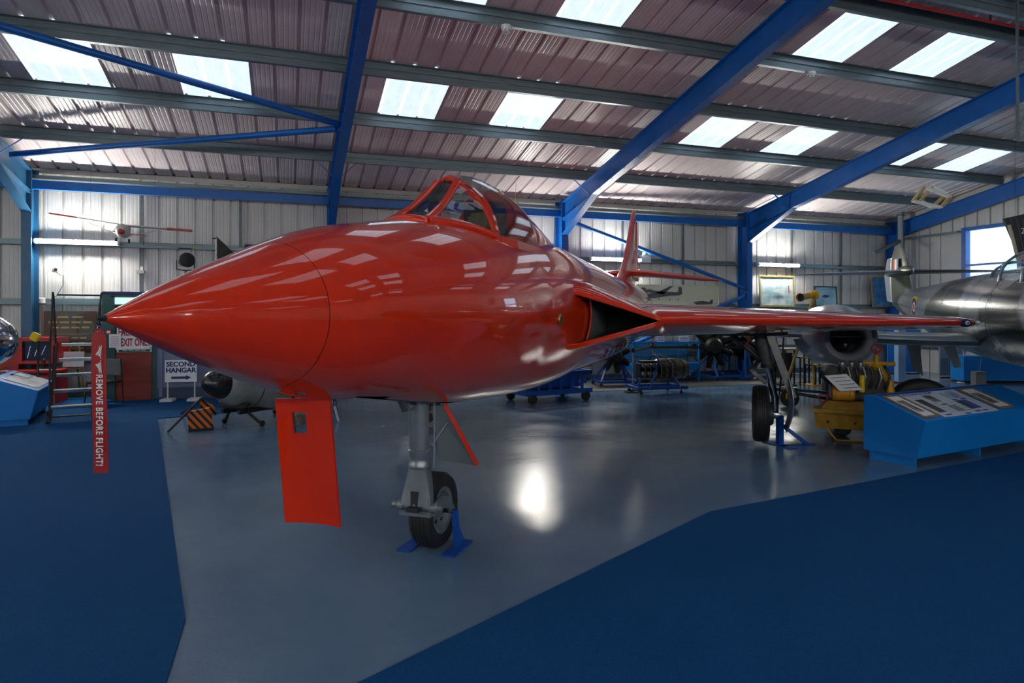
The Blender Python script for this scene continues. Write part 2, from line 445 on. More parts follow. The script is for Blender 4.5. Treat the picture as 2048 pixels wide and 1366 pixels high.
tie((6.7, 15.08, 4.05), (12.0, 15.08, 2.42), .05, wb); tie((12.0, 15.08, 2.2), (6.7, 15.08, .25), .05, wb)
# gable wall on the right, with a window
WY0, WY1, WZ0, WZ1 = 11.62, 13.08, 2.15, 4.05
wr = thing('wall_right', '', 'wall'); del wr['label']; del wr['category']; wr['kind'] = 'structure'
m = MB()
def wallp(y0, y1, z0, z1f):
    m.poly([(XG+.1, y0, z0), (XG+.1, y1, z0), (XG+.1, y1, z1f(y1)), (XG+.1, y0, z1f(y0))], (.06, 0, 0))
top_ = lambda y: zr(y)+.08
for y0, y1, z0, f in ((YF-.2, RIDGE, -.1, top_), (RIDGE, WY0, -.1, top_), (WY0, WY1, -.1, lambda y: WZ0), (WY0, WY1, WZ1, top_), (WY1, YB+.2, -.1, top_)): wallp(y0, y1, z0, f)
struct('wall_skin', m, skin, wr)
y = YF
while y < YB-.05:
    w = min(PW, YB-y); ym = y+w/2; zt = min(zr(y), zr(y+w))-.02 if not (y < RIDGE < y+w) else zr(ym)-.1
    if y+w > WY0 and y < WY1:
        # split the sheet around the window
        for za, zb in ((0, WZ0), (WZ1, zt)): sheet('gable_sheet', (XG, y+w, za), (0, -1, 0), (0, 0, 1), (1, 0, 0), w, zb-za, clad, wr)
        for ya, yb in ((y, WY0), (WY1, y+w)):
            if yb-ya > .05:
                mm = MB(); mm.box((XG+.02, (ya+yb)/2, (WZ0+WZ1)/2), (.01, yb-ya, WZ1-WZ0)); struct('gable_sheet', mm, clad, wr)
    else:
        sheet('gable_sheet', (XG, y+w, 0), (0, -1, 0), (0, 0, 1), (1, 0, 0), w, zt, clad, wr)
    y += PW
mm = MB()
for s_, y0 in ((0, YB), (1, YF)):
    mm.poly([(XG-.01, y0, zr(y0)-.02), (XG-.01, RIDGE, zr(RIDGE)-.02), (XG-.01, RIDGE, zr(RIDGE)-.24), (XG-.01, y0, zr(y0)-.24)], (-.02, 0, 0))
struct('verge_trim', mm, clad, wr)
for z, r_ in ((4.02, .05), (2.45, .05), (.8, .05)):
    for a, b_ in ((WY1+.15, YB-.45), (5, WY0-.3)) if z > 1 else ((5, YB-.45),):
        m = MB(); m.box((XG-.08, (a+b_)/2, z), (.15, b_-a, .006)); m.box((XG-.155, (a+b_)/2, z-.03), (.006, b_-a, .065)); struct('gable_rail', m, galv, wr)
# the window: blue steel frame, transom, glass, bright daylight outside
wz = (WZ0+WZ1)/2; win = MB()
for y_, w_ in ((WY0, .12), (WY1, .12)): win.box((XG-.03, y_, wz), (.16, w_, WZ1-WZ0+.1))
for z_, h_ in ((WZ1, .1), (WZ0, .1), (3.05, .05)): win.box((XG-.03, (WY0+WY1)/2, z_), (.15, WY1-WY0, h_))
w1 = struct('window_1', win, blue)
m = MB(); m.box((XG+.03, (WY0+WY1)/2, wz), (.008, WY1-WY0-.1, WZ1-WZ0-.1)); m.build('pane', glass, w1)
# left gable and front wall close the room outside the frame
m = MB(); m.box((XL-.1, (YB+YF)/2, 3.45), (.1, YB-YF+.4, 7.1)); struct('wall_left', m, clad)
m = MB(); m.box(((XL+XG)/2, YF-.1, 2.4), (XG-XL+.4, .1, 4.9)); wf = struct('wall_front', m, clad)
for m, i, y in COLM:
    if y < 0: struct('column', m, blue, wf)

# ------------------------------------------------------------------ lamps
tube_m = mat('lamp_glow', (1, .97, .9), .4, emit=TUBE_E)
tube_fill = mat('fill_tube_glow', (1, .97, .9), .4, emit=150)  # glow of the fill tubes added outside the view
def tube_light(label, p, L=1.5, group=None, axis='x', name='tube_light', back=1, tm=tube_m):
    t = thing(name, label, 'light', p, 0 if axis == 'x' else R(90), group)
    m = MB(); m.box((0, .05*back, .0), (L, .06, .10)); m.build('batten', white, t, bevel=.006)
    for k in (-1, 1): m = MB(); m.box((k*(L/2-.02), .0, 0), (.03, .05, .075)); m.build('end_cap', white, t)
    m = MB(); m.tube([(-L/2+.04, 0, 0), (L/2-.04, 0, 0)], .026, 12); m.build('tube', tm, t, smooth=50)
    return t
def tl(px0, px1, py, Y, label):
    a, b_ = onY(px0, py, Y), onY(px1, py, Y)
    return tube_light(label, ((a.x+b_.x)/2, Y, (a.z+b_.z)/2), b_.x-a.x)
tl(66, 238, 484, 15.2, 'glowing fluorescent tube at left, below the hanging red and white model plane')
tl(1181, 1284, 519, 15.2, 'glowing fluorescent tube behind the upright tail fin of the red jet')
tl(1517, 1600, 530, 15.2, 'glowing fluorescent tube above the gold-framed aircraft painting')
tl(1040, 1095, 512, 15.2, 'glowing fluorescent tube hidden behind the red cockpit canopy fairing')
# fill tubes added out of view: wall behind the camera and left end wall
for k, x in enumerate((-8, -4.4, -1.2, 2.2, 5.4, 9.0, 13.0)):
    tube_light('added fluorescent fill tube on the unseen front wall behind the viewer, number %s from the left end' % ('one', 'two', 'three', 'four', 'five', 'six', 'seven')[k], (x, YF+.12, 4.0), 1.5, 'added front wall fill tubes', back=-1, tm=tube_fill)
for y in (2.0, 9.5):
    o = tube_light('added fluorescent fill tube on the unseen left end wall, %s' % ('nearer the viewer' if y < 5 else 'nearer the back wall'), (XL+.15, y, 3.25), 1.8, 'added left wall fill tubes', 'y', tm=tube_fill)
# ------------------------------------------------------------------ the red jet
cyw, syw = math.cos(R(YAW)), math.sin(R(YAW))
P0 = Vector((cyw*-1.381+syw*2.191, -syw*-1.381+cyw*2.191, 0)); JR = R(71.5-YAW)
JM = Matrix.Translation(P0) @ Matrix.Rotation(JR, 4, 'Z'); JI = JM.inverted()
jet = thing('jet_aircraft', 'large glossy red swept-wing jet fighter with pointed nose in the middle of the hangar', 'aircraft', P0, JR)
def LZ(px, py, zc): return JI @ at(px, py, zc)          # pixel+depth -> jet's own coordinates (x aft, y starboard, z up)
FK = [0, .25, .6, 1.1, 1.7, 2.4, 3.3, 4.5, 6, 8, 10, 12, 13.35]
FT = [1.645, 1.762, 1.9, 2.075, 2.2, 2.315, 2.41, 2.45, 2.42, 2.36, 2.33, 2.30, 2.22]
FB = [1.640, 1.531, 1.40, 1.245, 1.155, 1.045, .975, .92, .95, .95, 1.05, 1.33, 1.55]
def fsec(s):
    zt, zb = catm(s, FK, FT), catm(s, FK, FB); h = (zt-zb)/2
    w = h*interp(s, [0, 2, 3.5, 5, 14], [1, .95, .86, .9, .95])
    return (zt+zb)/2, h, w
NA = 72
def ring(s, n=NA):
    zc, h, w = fsec(s); return [Vector((s, w*math.sin(2*PI*k/n), zc+h*math.cos(2*PI*k/n))) for k in range(n)]
def fy(s, z):       # half width of the fuselage at height z
    zc, h, w = fsec(s); return w*math.sqrt(max(0, 1-((z-zc)/h)**2))
def fz(s, y, up=1):
    zc, h, w = fsec(s); return zc+up*h*math.sqrt(max(0, 1-(y/w)**2))
SEAM = .84
m = MB(); ss = [0, .01, .03, .06]+[.1+.06*i for i in range(13)]+[SEAM-.0015]
m.loft([ring(s) for s in ss]); m.build('nose_cone', red, jet, smooth=60)
m = MB(); m.lathe([(.0, -.014), (.005, -.012), (.008, 0), (.013, .03)], (0, 0, 1.643), (1, 0, 0), 12); m.torus((-.004, 0, 1.630), .010, .0025, (0, 1, 0), 14, 6)
part(m.build('nose_fitting', dark, jet, smooth=50), 'small dark metal fitting with a ring at the nose tip')
# main fuselage with cockpit opening and nose wheel bay
m = MB(); ss = [SEAM+.0015]+[SEAM+.03+.08*i for i in range(156)]
ss = [s for s in ss if s < 13.3]+[13.35]
rr = [ring(s) for s in ss]; n = NA
m.v = [v for r_ in rr for v in r_]
for i in range(len(ss)-1):
    for k in range(n):
        s = (ss[i]+ss[i+1])/2; a = 2*PI*(k+.5)/n; zc, h, w = fsec(s); y = abs(w*math.sin(a)); top = math.cos(a) > 0
        if top and 2.40 < s < 3.9 and y < (.09+.24*(s-2.20)/.66 if s < 2.86 else .34): continue
        if not top and 1.33 < s < 2.75 and y < .15: continue
        m.face((i*n+k, i*n+(k+1) % n, (i+1)*n+(k+1) % n, (i+1)*n+k))
fus = m.build('fuselage', red, jet, smooth=60)
m = MB()      # wheel bay lining, jet pipe
m.loft([[Vector((1.30, -.17, 1.30)), Vector((1.30, .17, 1.30)), Vector((1.30, .17, fz(1.33, .17, -1)+.006)), Vector((1.30, -.17, fz(1.33, .17, -1)+.006))][::1],
        [Vector((2.78, -.17, 1.30)), Vector((2.78, .17, 1.30)), Vector((2.78, .17, fz(2.75, .17, -1)+.02)), Vector((2.78, -.17, fz(2.75, .17, -1)+.02))]])
m.f = [f for i, f in enumerate(m.f) if i not in (2,)]; m.m = [0]*len(m.f)
part(m.build('wheel_bay', dark, jet), 'dark nose wheel bay lining')
m = MB(); m.lathe([(.30, -.3), (.335, 0), (.33, .12), (.30, .12), (.27, -.3)], (13.38, 0, 1.885), (1, 0, 0), 32, cap=False); m.lathe([(.29, 0), (.01, .01)], (13.1, 0, 1.885), (1, 0, 0), 32)
m.build('jet_pipe', dark, jet, smooth=50)
m = MB(); m.loft([[v+(v-Vector((v.x, 0, fsec(v.x)[0]))).normalized()*.0015 for v in ring(s)] for s in (6.2, 6.206)], caps=False); m.build('panel_joint', redm, jet)

# ---- windscreen, canopy
ARCH = [(0, 1.0), (.135, .86), (.24, .70), (.31, .525), (.365, .28), (.40, .0)]
def arch(s, W, T, zb, n=9):       # arch section list of points from port base over the top to starboard base
    pts = []
    for i in range(-n, n+1):
        t = i/n; a = abs(t)*5; j = min(4, int(a)); u = a-j
        y = catm(abs(t), [0, .2, .4, .6, .8, 1], [p[0]/.40 for p in ARCH]); z = catm(abs(t), [0, .2, .4, .6, .8, 1], [p[1] for p in ARCH])
        pts.append(Vector((s, (1 if t > 0 else -1)*y*W, zb+(T-zb)*z)))
    return pts
SA = 2.86
def skin_arch(m, secs, th=.012):
    n = len(secs[0]); inner = [[p-Vector((0, p.y*.03, th)) for p in s_] for s_ in secs]
    o = len(m.v); m.v += [p for s_ in secs for p in s_]; o2 = len(m.v); m.v += [p for s_ in inner for p in s_]
    N = len(secs)
    for i in range(N-1):
        for k in range(n-1):
            m.face((o+i*n+k, o+i*n+k+1, o+(i+1)*n+k+1, o+(i+1)*n+k)); m.face((o2+i*n+k, o2+(i+1)*n+k, o2+(i+1)*n+k+1, o2+i*n+k+1))
    for i in range(N-1):
        for k in (0, n-1): m.face((o+i*n+k, o+(i+1)*n+k, o2+(i+1)*n+k, o2+i*n+k))
    for k in range(n-1):
        for i in (0, N-1): m.face((o+i*n+k, o+i*n+k+1, o2+i*n+k+1, o2+i*n+k))
m = MB(); skin_arch(m, [arch(SA-.06, .398, 2.685, 2.20), arch(SA-.02, .408, 2.70, 2.20), arch(SA+.02, .412, 2.715, 2.20)], .04)
m.build('windscreen_arch', red, jet, smooth=40)
# three flat panes: centre pane (kite between the two bars) and the two quarter panes
B0 = Vector((2.20, 0, fz(2.20, 0)-.01))
bl, br = Vector((2.20, -.135, fz(2.20, .135)+.0)), Vector((2.20, .135, fz(2.20, .135)+.0))
al_, ar_ = Vector((SA-.03, -.08, 2.65)), Vector((SA-.03, .08, 2.65))
def bar(m, pts, w, h): m.tube(pts, w/2, 10)
def lerp(a, b, t): return a+(b-a)*t
def curve3(a, c, b, n=10): return [lerp(lerp(a, c, i/n), lerp(c, b, i/n), i/n) for i in range(n+1)]
for sg, nm in ((1, 'port'), (-1, 'starboard')):
    f = lambda v: Vector((v.x, v.y*sg, v.z))
    side = curve3(f(bl), f(Vector((2.485, -.115, 2.375))), f(al_), 12)
    m = MB(); m.tube(side, [.034]*5+[.030]*4+[.028]*4, 10); m.build('windscreen_bar', red, jet, smooth=50)
    # quarter pane: between bar, sill and arch
    sill = [f(Vector((s, -(.135+.25*((s-2.20)/(SA-2.20))), fz(s, .135+.25*((s-2.20)/(SA-2.20)))+.012))) for s in [2.20+(SA-2.23)*i/12 for i in range(13)]]
    A = arch(SA-.03, .40, 2.69, 2.20); A = [p for p in A if p.y <= 0]; A = A[:-2]
    archp = [f(A[min(len(A)-1, int(i*(len(A)-1)/12))]) for i in range(13)]
    grid = []
    for i in range(13):
        bt = side[i]; tp = None
        row = [lerp(side[i], sill[i] if i else side[0], j/6) for j in range(7)]
        grid.append(row)
    # surface fan from bar to (sill, arch) boundary
    bound = sill+[lerp(sill[-1], archp[0], 1)]+archp[1:]
    nb = len(bound); m = MB()
    for j in range(nb):
        b_ = bound[j]; t = j/(nb-1); q = side[int(round(t*12))]
        for u in (0, .25, .5, .75, 1): m.v.append(lerp(q, b_, u)+Vector((0, -sg*.012*math.sin(PI*u), .008*math.sin(PI*u))))
    for j in range(nb-1):
        for u in range(4): m.face((j*5+u, j*5+u+1, (j+1)*5+u+1, (j+1)*5+u))
    part(m.build('quarter_pane', glass, jet, smooth=60), 'clear curved windscreen side pane')
    m = MB(); m.tube([p+Vector((0, 0, -.012)) for p in sill], .036, 10); m.build('windscreen_sill', red, jet, smooth=50)
    m = MB(); m.tube([lerp(a, b_, .06) for a, b_ in zip(bound, [side[int(round(j/(nb-1)*12))] for j in range(nb)])], .011, 8); m.build('pane_seal', black, jet, smooth=50)
    if sg == 1: sideP = side
    else: sideS = side
m = MB()
for i in range(13):
    for u in range(5):
        p = lerp(sideP[i], sideS[i], u/4); p.z += .035*math.sin(PI*u/4)*(1 if i > 1 else .4); m.v.append(p)
for i in range(12):
    for u in range(4): m.face((i*5+u, i*5+u+1, (i+1)*5+u+1, (i+1)*5+u))
part(m.build('centre_pane', glassd, jet, smooth=60), 'tinted flat centre windscreen pane')
m = MB(); m.tube(curve3(bl+Vector((0, 0, -.01)), Vector((2.10, 0, fz(2.1, 0)+.02)), br+Vector((0, 0, -.01)), 12), .036, 10)
m.build('windscreen_base', red, jet, smooth=50)
# canopy glass, rails, rear fairing
CS = [(2.88, .405, 2.705), (3.05, .418, 2.745), (3.3, .43, 2.785), (3.55, .437, 2.80), (3.8, .44, 2.77)]
m = MB(); skin_arch(m, [arch(s, W, T, 2.215) for s, W, T in CS], .006); part(m.build('canopy', glass, jet, smooth=60), 'clear blown canopy')
m = MB()
for sg in (-1, 1):
    m2 = MB(); pts = []
    secs = []
    for s in (2.88, 3.1, 3.35, 3.6, 3.83):
        k_ = min(1, (s-2.88)/.2); secs.append([Vector((s, sg*.400, 2.235)), Vector((s, sg*(.415+.04*k_), 2.235)), Vector((s, sg*(.42+.055*k_), 2.155)), Vector((s, sg*.40, 2.155))])
    m2.loft(secs); m2.build('canopy_rail', red, jet, bevel=.008)
FR = [(3.79, .445, 2.78), (3.85, .445, 2.765), (4.1, .43, 2.72), (4.5, .40, 2.64), (4.9, .36, 2.56), (5.3, .31, 2.50), (5.8, .25, 2.455), (6.6, .2, 2.44), (8.0, .14, 2.40), (10, .10, 2.37)]
m = MB(); secs = [arch(s, W, T, 2.15 if s < 5 else 2.2) for s, W, T in FR]
m.loft(secs, closed=False, caps=False); m.face(list(range(19))); m.build('spine_fairing', red, jet, smooth=60)
m = MB(); m.tube([(4.6, .05, 2.69), (4.62, .05, 3.05)], [.004, .002], 6); part(m.build('aerial', yellowg, jet), 'thin yellow whip aerial')
# cockpit interior
m = MB(); m.box((3.1, 0, 1.72), (1.6, .60, .04)); m.box((3.90, 0, 2.0), (.04, .60, .7)); m.box((2.42, 0, 1.92), (.04, .36, .4))
for sg in (-1, 1): m.box((3.3, sg*.32, 1.88), (1.16, .03, .40))
m.build('cockpit_tub', dark, jet)
m = MB(); m.loft([[Vector((s, w_*math.cos(PI*k/8), 2.10+h_*math.sin(PI*k/8))) for k in range(9)] for s, w_, h_ in ((2.34, .18, .20), (2.5, .25, .245), (2.68, .30, .27), (2.78, .31, .26), (2.80, .29, .22))]); m.build('instrument_coaming', black, jet, smooth=50)
st_ = MB(); st_.box((3.66, 0, 2.13), (.16, .36, .65)); st_.box((3.42, 0, 1.85), (.42, .40, .12)); part(st_.build('ejection_seat', mat('seat_black', (.02, .022, .026), .6), jet, bevel=.03), 'black ejection seat')
m = MB(); m.lathe([(.0, 0), (.10, .005), (.115, .03), (.115, .30), (.10, .325), (.0, .33)], (3.62, -.165, 2.52), (0, 1, 0), 20); m.build('drogue_drum', black, jet, smooth=45)
m = MB(); m.box((3.52, 0, 2.44), (.12, .22, .16)); m.build('headrest', mat('headrest_brown', (.16, .10, .05), .7), jet, bevel=.03)
for y_ in (-.055, .055):
    m = MB(); m.tube([(3.44, y_-.04, 2.56), (3.40, y_-.04, 2.60), (3.38, y_, 2.61), (3.40, y_+.04, 2.60), (3.44, y_+.04, 2.56)], .010, 8); m.build('firing_handle', mat('handle_red', (.4, .03, .02), .5), jet, smooth=50)

# ---- wings with triangular intakes
def le(y): return 3.743+.9*y - (.18*max(0, (.95-y)/.35)**2 if y < .95 else 0)
def te(y): return 8.55+.22*y
def wz(y): return 1.62-.012*y
def lip(y):    # half height of intake opening, centre z
    t = max(0, min(1, (1.36-y)/(1.36-.66)))
    return .235*t+.0, 1.60+.02*t
def wsec(y, sg, tipk=1.0):
    L0, T0 = le(y), te(y); c = T0-L0; th = .043*c*tipk+.012
    h, zc = lip(y); z0 = wz(y)
    lipw = .05*tipk; tt = h/.235
    N = 16; up = []; lo = []
    for i in range(N+1):
        t = (i/N)**1.8
        af = th*2*(1.4845*math.sqrt(t)-.63*t-1.758*t*t+1.4215*t**3-.5075*t**4)/1.0
        base = (1-t)**2*(h+lipw)
        if h > 0.01:
            dec = max(0, 1-t*1.6)**1.3; ro = math.sqrt(min(1, t/.012)); bl_ = math.sin(min(1, t/.11)*PI/2)
            H = max((h+lipw*ro+.17*tt*bl_)*dec, af); H2 = max((h+lipw*ro+.03*tt*bl_)*dec, af)
        else: H = H2 = max(af, 0)
        if t < .3 and h < .01: H2 = min(H, th*(t/.3)**.72+.022*min(1, t/.004)**.5)
        zz = zc*(1-min(1, t*2))+z0*min(1, t*2) if y < 1.5 else z0
        x = L0+c*t+ (.03 if h > .01 and i == 0 else 0)
        up.append((x, zz+H)); lo.append((x, zz-H2))
    # inner cavity: from upper lip round into the duct and back out at the lower lip
    hin = max(h, .0); dep = 1.3 if h > .012 else .0
    ipts = []
    if h > .012:
        zc_ = zc
        ipts = [(L0+.012, zc_+hin+lipw*.12), (L0-.004, zc_+hin+.004), (L0+.0, zc_+hin-.006), (L0+.04, zc_+hin-.014), (L0+.3, zc_+hin*.95), (L0+.8, zc_+hin*.8), (L0+dep, zc_+hin*.6),
                (L0+dep, zc_-hin*.6), (L0+.8, zc_-hin*.8), (L0+.3, zc_-hin*.95), (L0+.04, zc_-hin+.014), (L0+.0, zc_-hin+.006), (L0-.004, zc_-hin-.004), (L0+.012, zc_-hin-lipw*.12)]
    else:
        zc_ = up[0][1]; zc_ = (up[0][1]+lo[0][1])/2
        ipts = [(L0, zc_+.0001*(7-k)) for k in range(14)]
    pts = up[::-1]+ipts+lo
    return [Vector((x, -sg*y, z)) for x, z in pts]
YS = [.30, .5, .6, .68, .76, .84, .95, 1.05, 1.15, 1.23, 1.29, 1.33, 1.355, 1.38, 1.42, 1.5, 1.65, 1.9, 2.3, 2.8, 3.4, 4.0, 4.5, 4.8]
ductm = mat('duct_dark', (.035, .04, .042), .55)
def wing(sg, name):
    m = MB(); secs = [wsec(y, sg) for y in YS]; n = len(secs[0])
    # rounded tip
    for y, k, dx in ((4.95, .9, .03), (5.05, .7, .12), (5.11, .42, .28), (5.13, .12, .45)):
        sc_ = wsec(y, sg, k); L0, T0 = le(y), te(y)
        secs.append([Vector((L0+dx+(v.x-L0)*(1-(dx*1.3)/(T0-L0)), v.y, v.z)) for v in sc_])
    o = len(m.v); m.v += [p for s_ in secs for p in s_]
    for i in range(len(secs)-1):
        for k in range(n-1):
            cav = 17+4 <= k <= 17+9 and i < len(YS) and YS[min(i, len(YS)-1)] < 1.38
            m.cur = 1 if cav else 0
            m.face((i*n+k, i*n+k+1, (i+1)*n+k+1, (i+1)*n+k))
        m.cur = 0; m.face((i*n+n-1, i*n, (i+1)*n, (i+1)*n+n-1))
    m.face([(len(secs)-1)*n+k for k in range(n)])
    return m.build(name, [red, ductm], jet, smooth=50)
part(wing(1, 'port_wing'), 'swept port wing with triangular air intake in its root'); part(wing(-1, 'starboard_wing'), 'swept starboard wing, mostly hidden behind the nose')
for sg in (1, -1):
    m = MB(); ed = []
    for i in range(11):
        z = 1.36+.5*i/10; s = 4.66+.02*math.sin(PI*i/10); ed.append((s, z))
    secs = []
    for s_off in (0, .25, .8, 1.25):
        secs.append([Vector((s+s_off, -sg*(fy(s, z)+.035+.01*s_off), z)) for s, z in ed]+[Vector((s+s_off, -sg*(fy(s, z)+.015), z)) for s, z in ed[::-1]])
    m.cur = 0; m.loft(secs); ob = m.build('splitter_plate', mat('duct_grey', (.09, .10, .10), .5), jet, smooth=50)
    m = MB(); m.tube([Vector((s, -sg*(fy(s, z)+.028), z)) for s, z in ed], .009, 8); m.build('splitter_edge', red, jet, smooth=50)
m = MB(); yb = fy(3.72, 1.62); m.lathe([(.0, .004), (.030, .004), (.030, .012), (.045, .010), (.048, .0)], (3.72, -yb, 1.62), (0, -1, 0), 20); m.build('filler_port', [brass], jet, smooth=40)
m = MB(); m.lathe([(.0, .0), (.027, .0), (.026, .007), (0, .007)], (3.72, -yb-.004, 1.62), (0, -1, 0), 16); m.build('filler_cap', dark, jet, smooth=40)
# tip lamp + roundel on the port leading edge
tp = Vector((le(5.05)+.06, -5.06, wz(5.05)))
m = MB(); m.sphere((le(5.0)+.02, -5.03, wz(5.0)), .035, 14, (1.2, .8, .8)); m.build('tip_lamp', mat('lamp_glass', (.6, .65, .7), .1), jet, smooth=60)
rm = bpy.data.materials.new('roundel_paint'); rm.use_nodes = True; nt = rm.node_tree; b = nt.nodes['Principled BSDF']
for rr_, mm_, off_ in ((.085, navy, 0), (.055, white, .006), (.028, mat('roundel_red', (.6, .01, .01), .3), .012)):
    y_ = 4.86; ax = Vector((-.78, -.0, .0)) + Vector((0, -.6, .05)); ax.normalize()
    m = MB(); m.lathe([(rr_, -.03), (rr_, .0), (rr_*.6, .012), (.0, .016)], Vector((le(y_)-.012, -y_, wz(y_)+.0))+ax*off_, ax, 24); m.v = [Vector((v.x, v.y, wz(4.86)+(v.z-wz(4.86))*.62)) for v in m.v]; m.build('roundel_ring', mm_, jet, smooth=50)
# tail: fin, rudder, tailplanes
def surf(m, secs_, th):     # secs_: (le point, te point, thickness dir)
    secs = []
    for A, B, td, t_ in secs_:
        A, B, td = Vector(A), Vector(B), Vector(td); pts = []
        for i in range(9):
            u = (i/8)**1.6; h = t_*(2.9*math.sqrt(u)-1.2*u-1.7*u*u)/1.1 if u < 1 else 0
            pts.append((lerp(A, B, u), max(0, h)*.9*(1-u)**.25 if u < 1 else .002))
        secs.append([p+td*h for p, h in pts]+[p-td*h for p, h in pts[::-1]])
    m.loft(secs); return m
yv = (0, 1, 0)
m = MB(); surf(m, [((10.2, 0, 2.22), (13.0, 0, 2.22), yv, .12), ((10.8, 0, 2.45), (13.0, 0, 2.45), yv, .10), ((11.45, 0, 2.85), (13.02, 0, 2.85), yv, .08), ((12.0, 0, 3.35), (13.04, 0, 3.35), yv, .065), ((12.35, 0, 3.75), (13.06, 0, 3.75), yv, .05), ((12.55, 0, 3.93), (13.05, 0, 3.93), yv, .035), ((12.8, 0, 3.99), (12.98, 0, 3.99), yv, .01)], 0)
m.build('tail_fin', red, jet, smooth=50)
m = MB(); surf(m, [((13.02, 0, 2.6), (13.5, 0, 2.6), yv, .03), ((13.05, 0, 3.75), (13.35, 0, 3.75), yv, .02)], 0); m.build('rudder', red, jet, smooth=50)
for sg in (1, -1):
    zv = (0, 0, 1)
    m = MB(); surf(m, [((11.5, 0, 2.54), (13.1, 0, 2.54), zv, .095), ((11.8, -sg*.4, 2.53), (13.15, -sg*.4, 2.53), zv, .09), ((12.75, -sg*1.5, 2.44), (13.6, -sg*1.5, 2.44), zv, .055), ((13.0, -sg*1.76, 2.42), (13.6, -sg*1.76, 2.42), zv, .03), ((13.25, -sg*1.83, 2.42), (13.55, -sg*1.83, 2.42), zv, .006)], 0)
    m.build('tailplane', red, jet, smooth=50)
m = MB(); m.loft([[Vector((s, w_*math.sin(2*PI*k/16), 2.50+h_*math.cos(2*PI*k/16))) for k in range(16)] for s, w_, h_ in ((11.3, .01, .01), (11.6, .06, .07), (12.2, .09, .10), (13.1, .08, .08), (13.6, .01, .01))]); m.build('tail_bullet', red, jet, smooth=50)

# ---- nose gear
ng = bpy.data.objects.new('nose_gear', None); C.objects.link(ng); ng.parent = jet
WS = 2.604
def wheel(par, c, r, w, side=1, gro=4):
    m = MB(); pr = [(r*.60, -w*.42), (r*.80, -w*.5), (r*.93, -w*.47), (r*.985, -w*.33)]
    for g in range(gro):
        u = -w*.26+g*w*.52/(gro-1); pr += [(r, u-w*.045), (r*.985, u-w*.02), (r*.985, u+w*.02), (r, u+w*.045)]
    pr += [(r*.985, w*.33), (r*.93, w*.47), (r*.80, w*.5), (r*.60, w*.42)]
    m.lathe(pr, c, (0, -1, 0), 48, cap=False); m.build('tyre', rubber, par, smooth=35)
    m = MB(); m.lathe([(0, -w*.30), (r*.2, -w*.34), (r*.24, -w*.22), (r*.45, -w*.18), (r*.52, -w*.38), (r*.62, -w*.43), (r*.62, w*.43), (r*.52, w*.38), (r*.45, w*.18), (r*.24, w*.22), (r*.2, w*.36), (0, w*.36)], c, (0, -1, 0), 36); m.build('wheel_hub', steel, par, smooth=35)
    for k in range(6):
        a = PI/3*k; q = MB()
        for sd in (-1, 1): q.lathe([(r*.07, 0), (r*.07, .004)], Vector(c)+Vector((math.cos(a)*r*.33, sd*w*.2, math.sin(a)*r*.33)), (0, sd, 0), 10)
        o_ = q.build('hub_recess', dark, par); o_['kind'] = 'stuff'
wheel(ng, (WS, 0, .275), .262, .165)
lx = WS-.20
m = MB(); m.tube([(lx-.05, 0, 1.25), (lx-.03, 0, .70)], .068, 24); m.build('leg', steel, ng, smooth=50)
m = MB(); m.lathe([(.070, 0), (.079, .01), (.079, .03), (.071, .045), (.071, .075), (.078, .09), (.078, .12), (.066, .135)], (lx-.03, 0, .62), (0, 0, 1), 24); m.build('leg_collar', steel, ng, smooth=30)
m = MB(); secs = []
for z, hx, hy, dx in ((.66, .062, .062, 0), (.60, .065, .067, 0), (.52, .055, .085, -.01), (.42, .05, .105, -.03), (.375, .05, .108, -.035)):
    secs.append([Vector((lx-.03+dx+hx*sx_*(.75 if abs(sy_) == 1 and abs(sx_) == 1 else 1), hy*sy_, z)) for sx_, sy_ in ((-1, -1), (0, -1.05), (1, -1), (1.05, 0), (1, 1), (0, 1.05), (-1, 1), (-1.05, 0))])
m.loft(secs); m.build('yoke', steel, ng, smooth=45, bevel=.006)
m = MB(); m.box((lx-.105, 0, .425), (.02, .05, .10)); m.box((lx-.10, 0, .36), (.09, .085, .03)); m.build('yoke_slot', dark, ng)
m = MB(); m.lathe([(.012, -.185), (.022, -.18), (.022, -.15), (.034, -.14), (.034, -.10), (.028, -.10), (.028, .10), (.036, .10), (.036, .14), (.024, .15), (.024, .185), (.012, .19)], (lx-.06, 0, .365), (0, 1, 0), 16); m.build('pivot_axle', steel, ng, smooth=30)
m = MB(); m.box((lx-.04, 0, .325), (.14, .25, .035)); m.box((lx-.015, 0, .345), (.10, .20, .04)); m.build('yoke_plate', steel, ng, bevel=.01)
m = MB()
def arm(sg):
    cs = [(lx-.06, .13, .365, .035), (lx+.02, .135, .385, .040), (WS-.06, .135, .35, .042), (WS-.0, .13, .29, .036), (WS+.03, .13, .262, .028)]
    a = MB(); secs = []
    for i, (x, y, z, h) in enumerate(cs):
        j = min(i+1, len(cs)-1); k = max(i-1, 0); dx, dz = cs[j][0]-cs[k][0], cs[j][2]-cs[k][2]; L = math.hypot(dx, dz); nx, nz_ = -dz/L, dx/L
        secs.append([Vector((x+nx*h, -sg*(y-.012), z+nz_*h)), Vector((x+nx*h, -sg*(y+.014), z+nz_*h)), Vector((x-nx*h, -sg*(y+.014), z-nz_*h)), Vector((x-nx*h, -sg*(y-.012), z-nz_*h))])
    a.loft(secs); a.build('trailing_arm', steel, ng, bevel=.008, smooth=40)
arm(1); arm(-1)
m = MB(); m.lathe([(.018, -.145), (.018, .145)], (WS, 0, .275), (0, 1, 0), 14); m.build('wheel_axle', dark, ng, smooth=40)
m = MB(); m.tube([(lx-.13, .08, 1.12), (lx-.13, .0, 1.04)], .03, 10); m.box((lx-.12, .03, 1.105), (.12, .26, .04)); m.build('retraction_bracket', steel, ng)
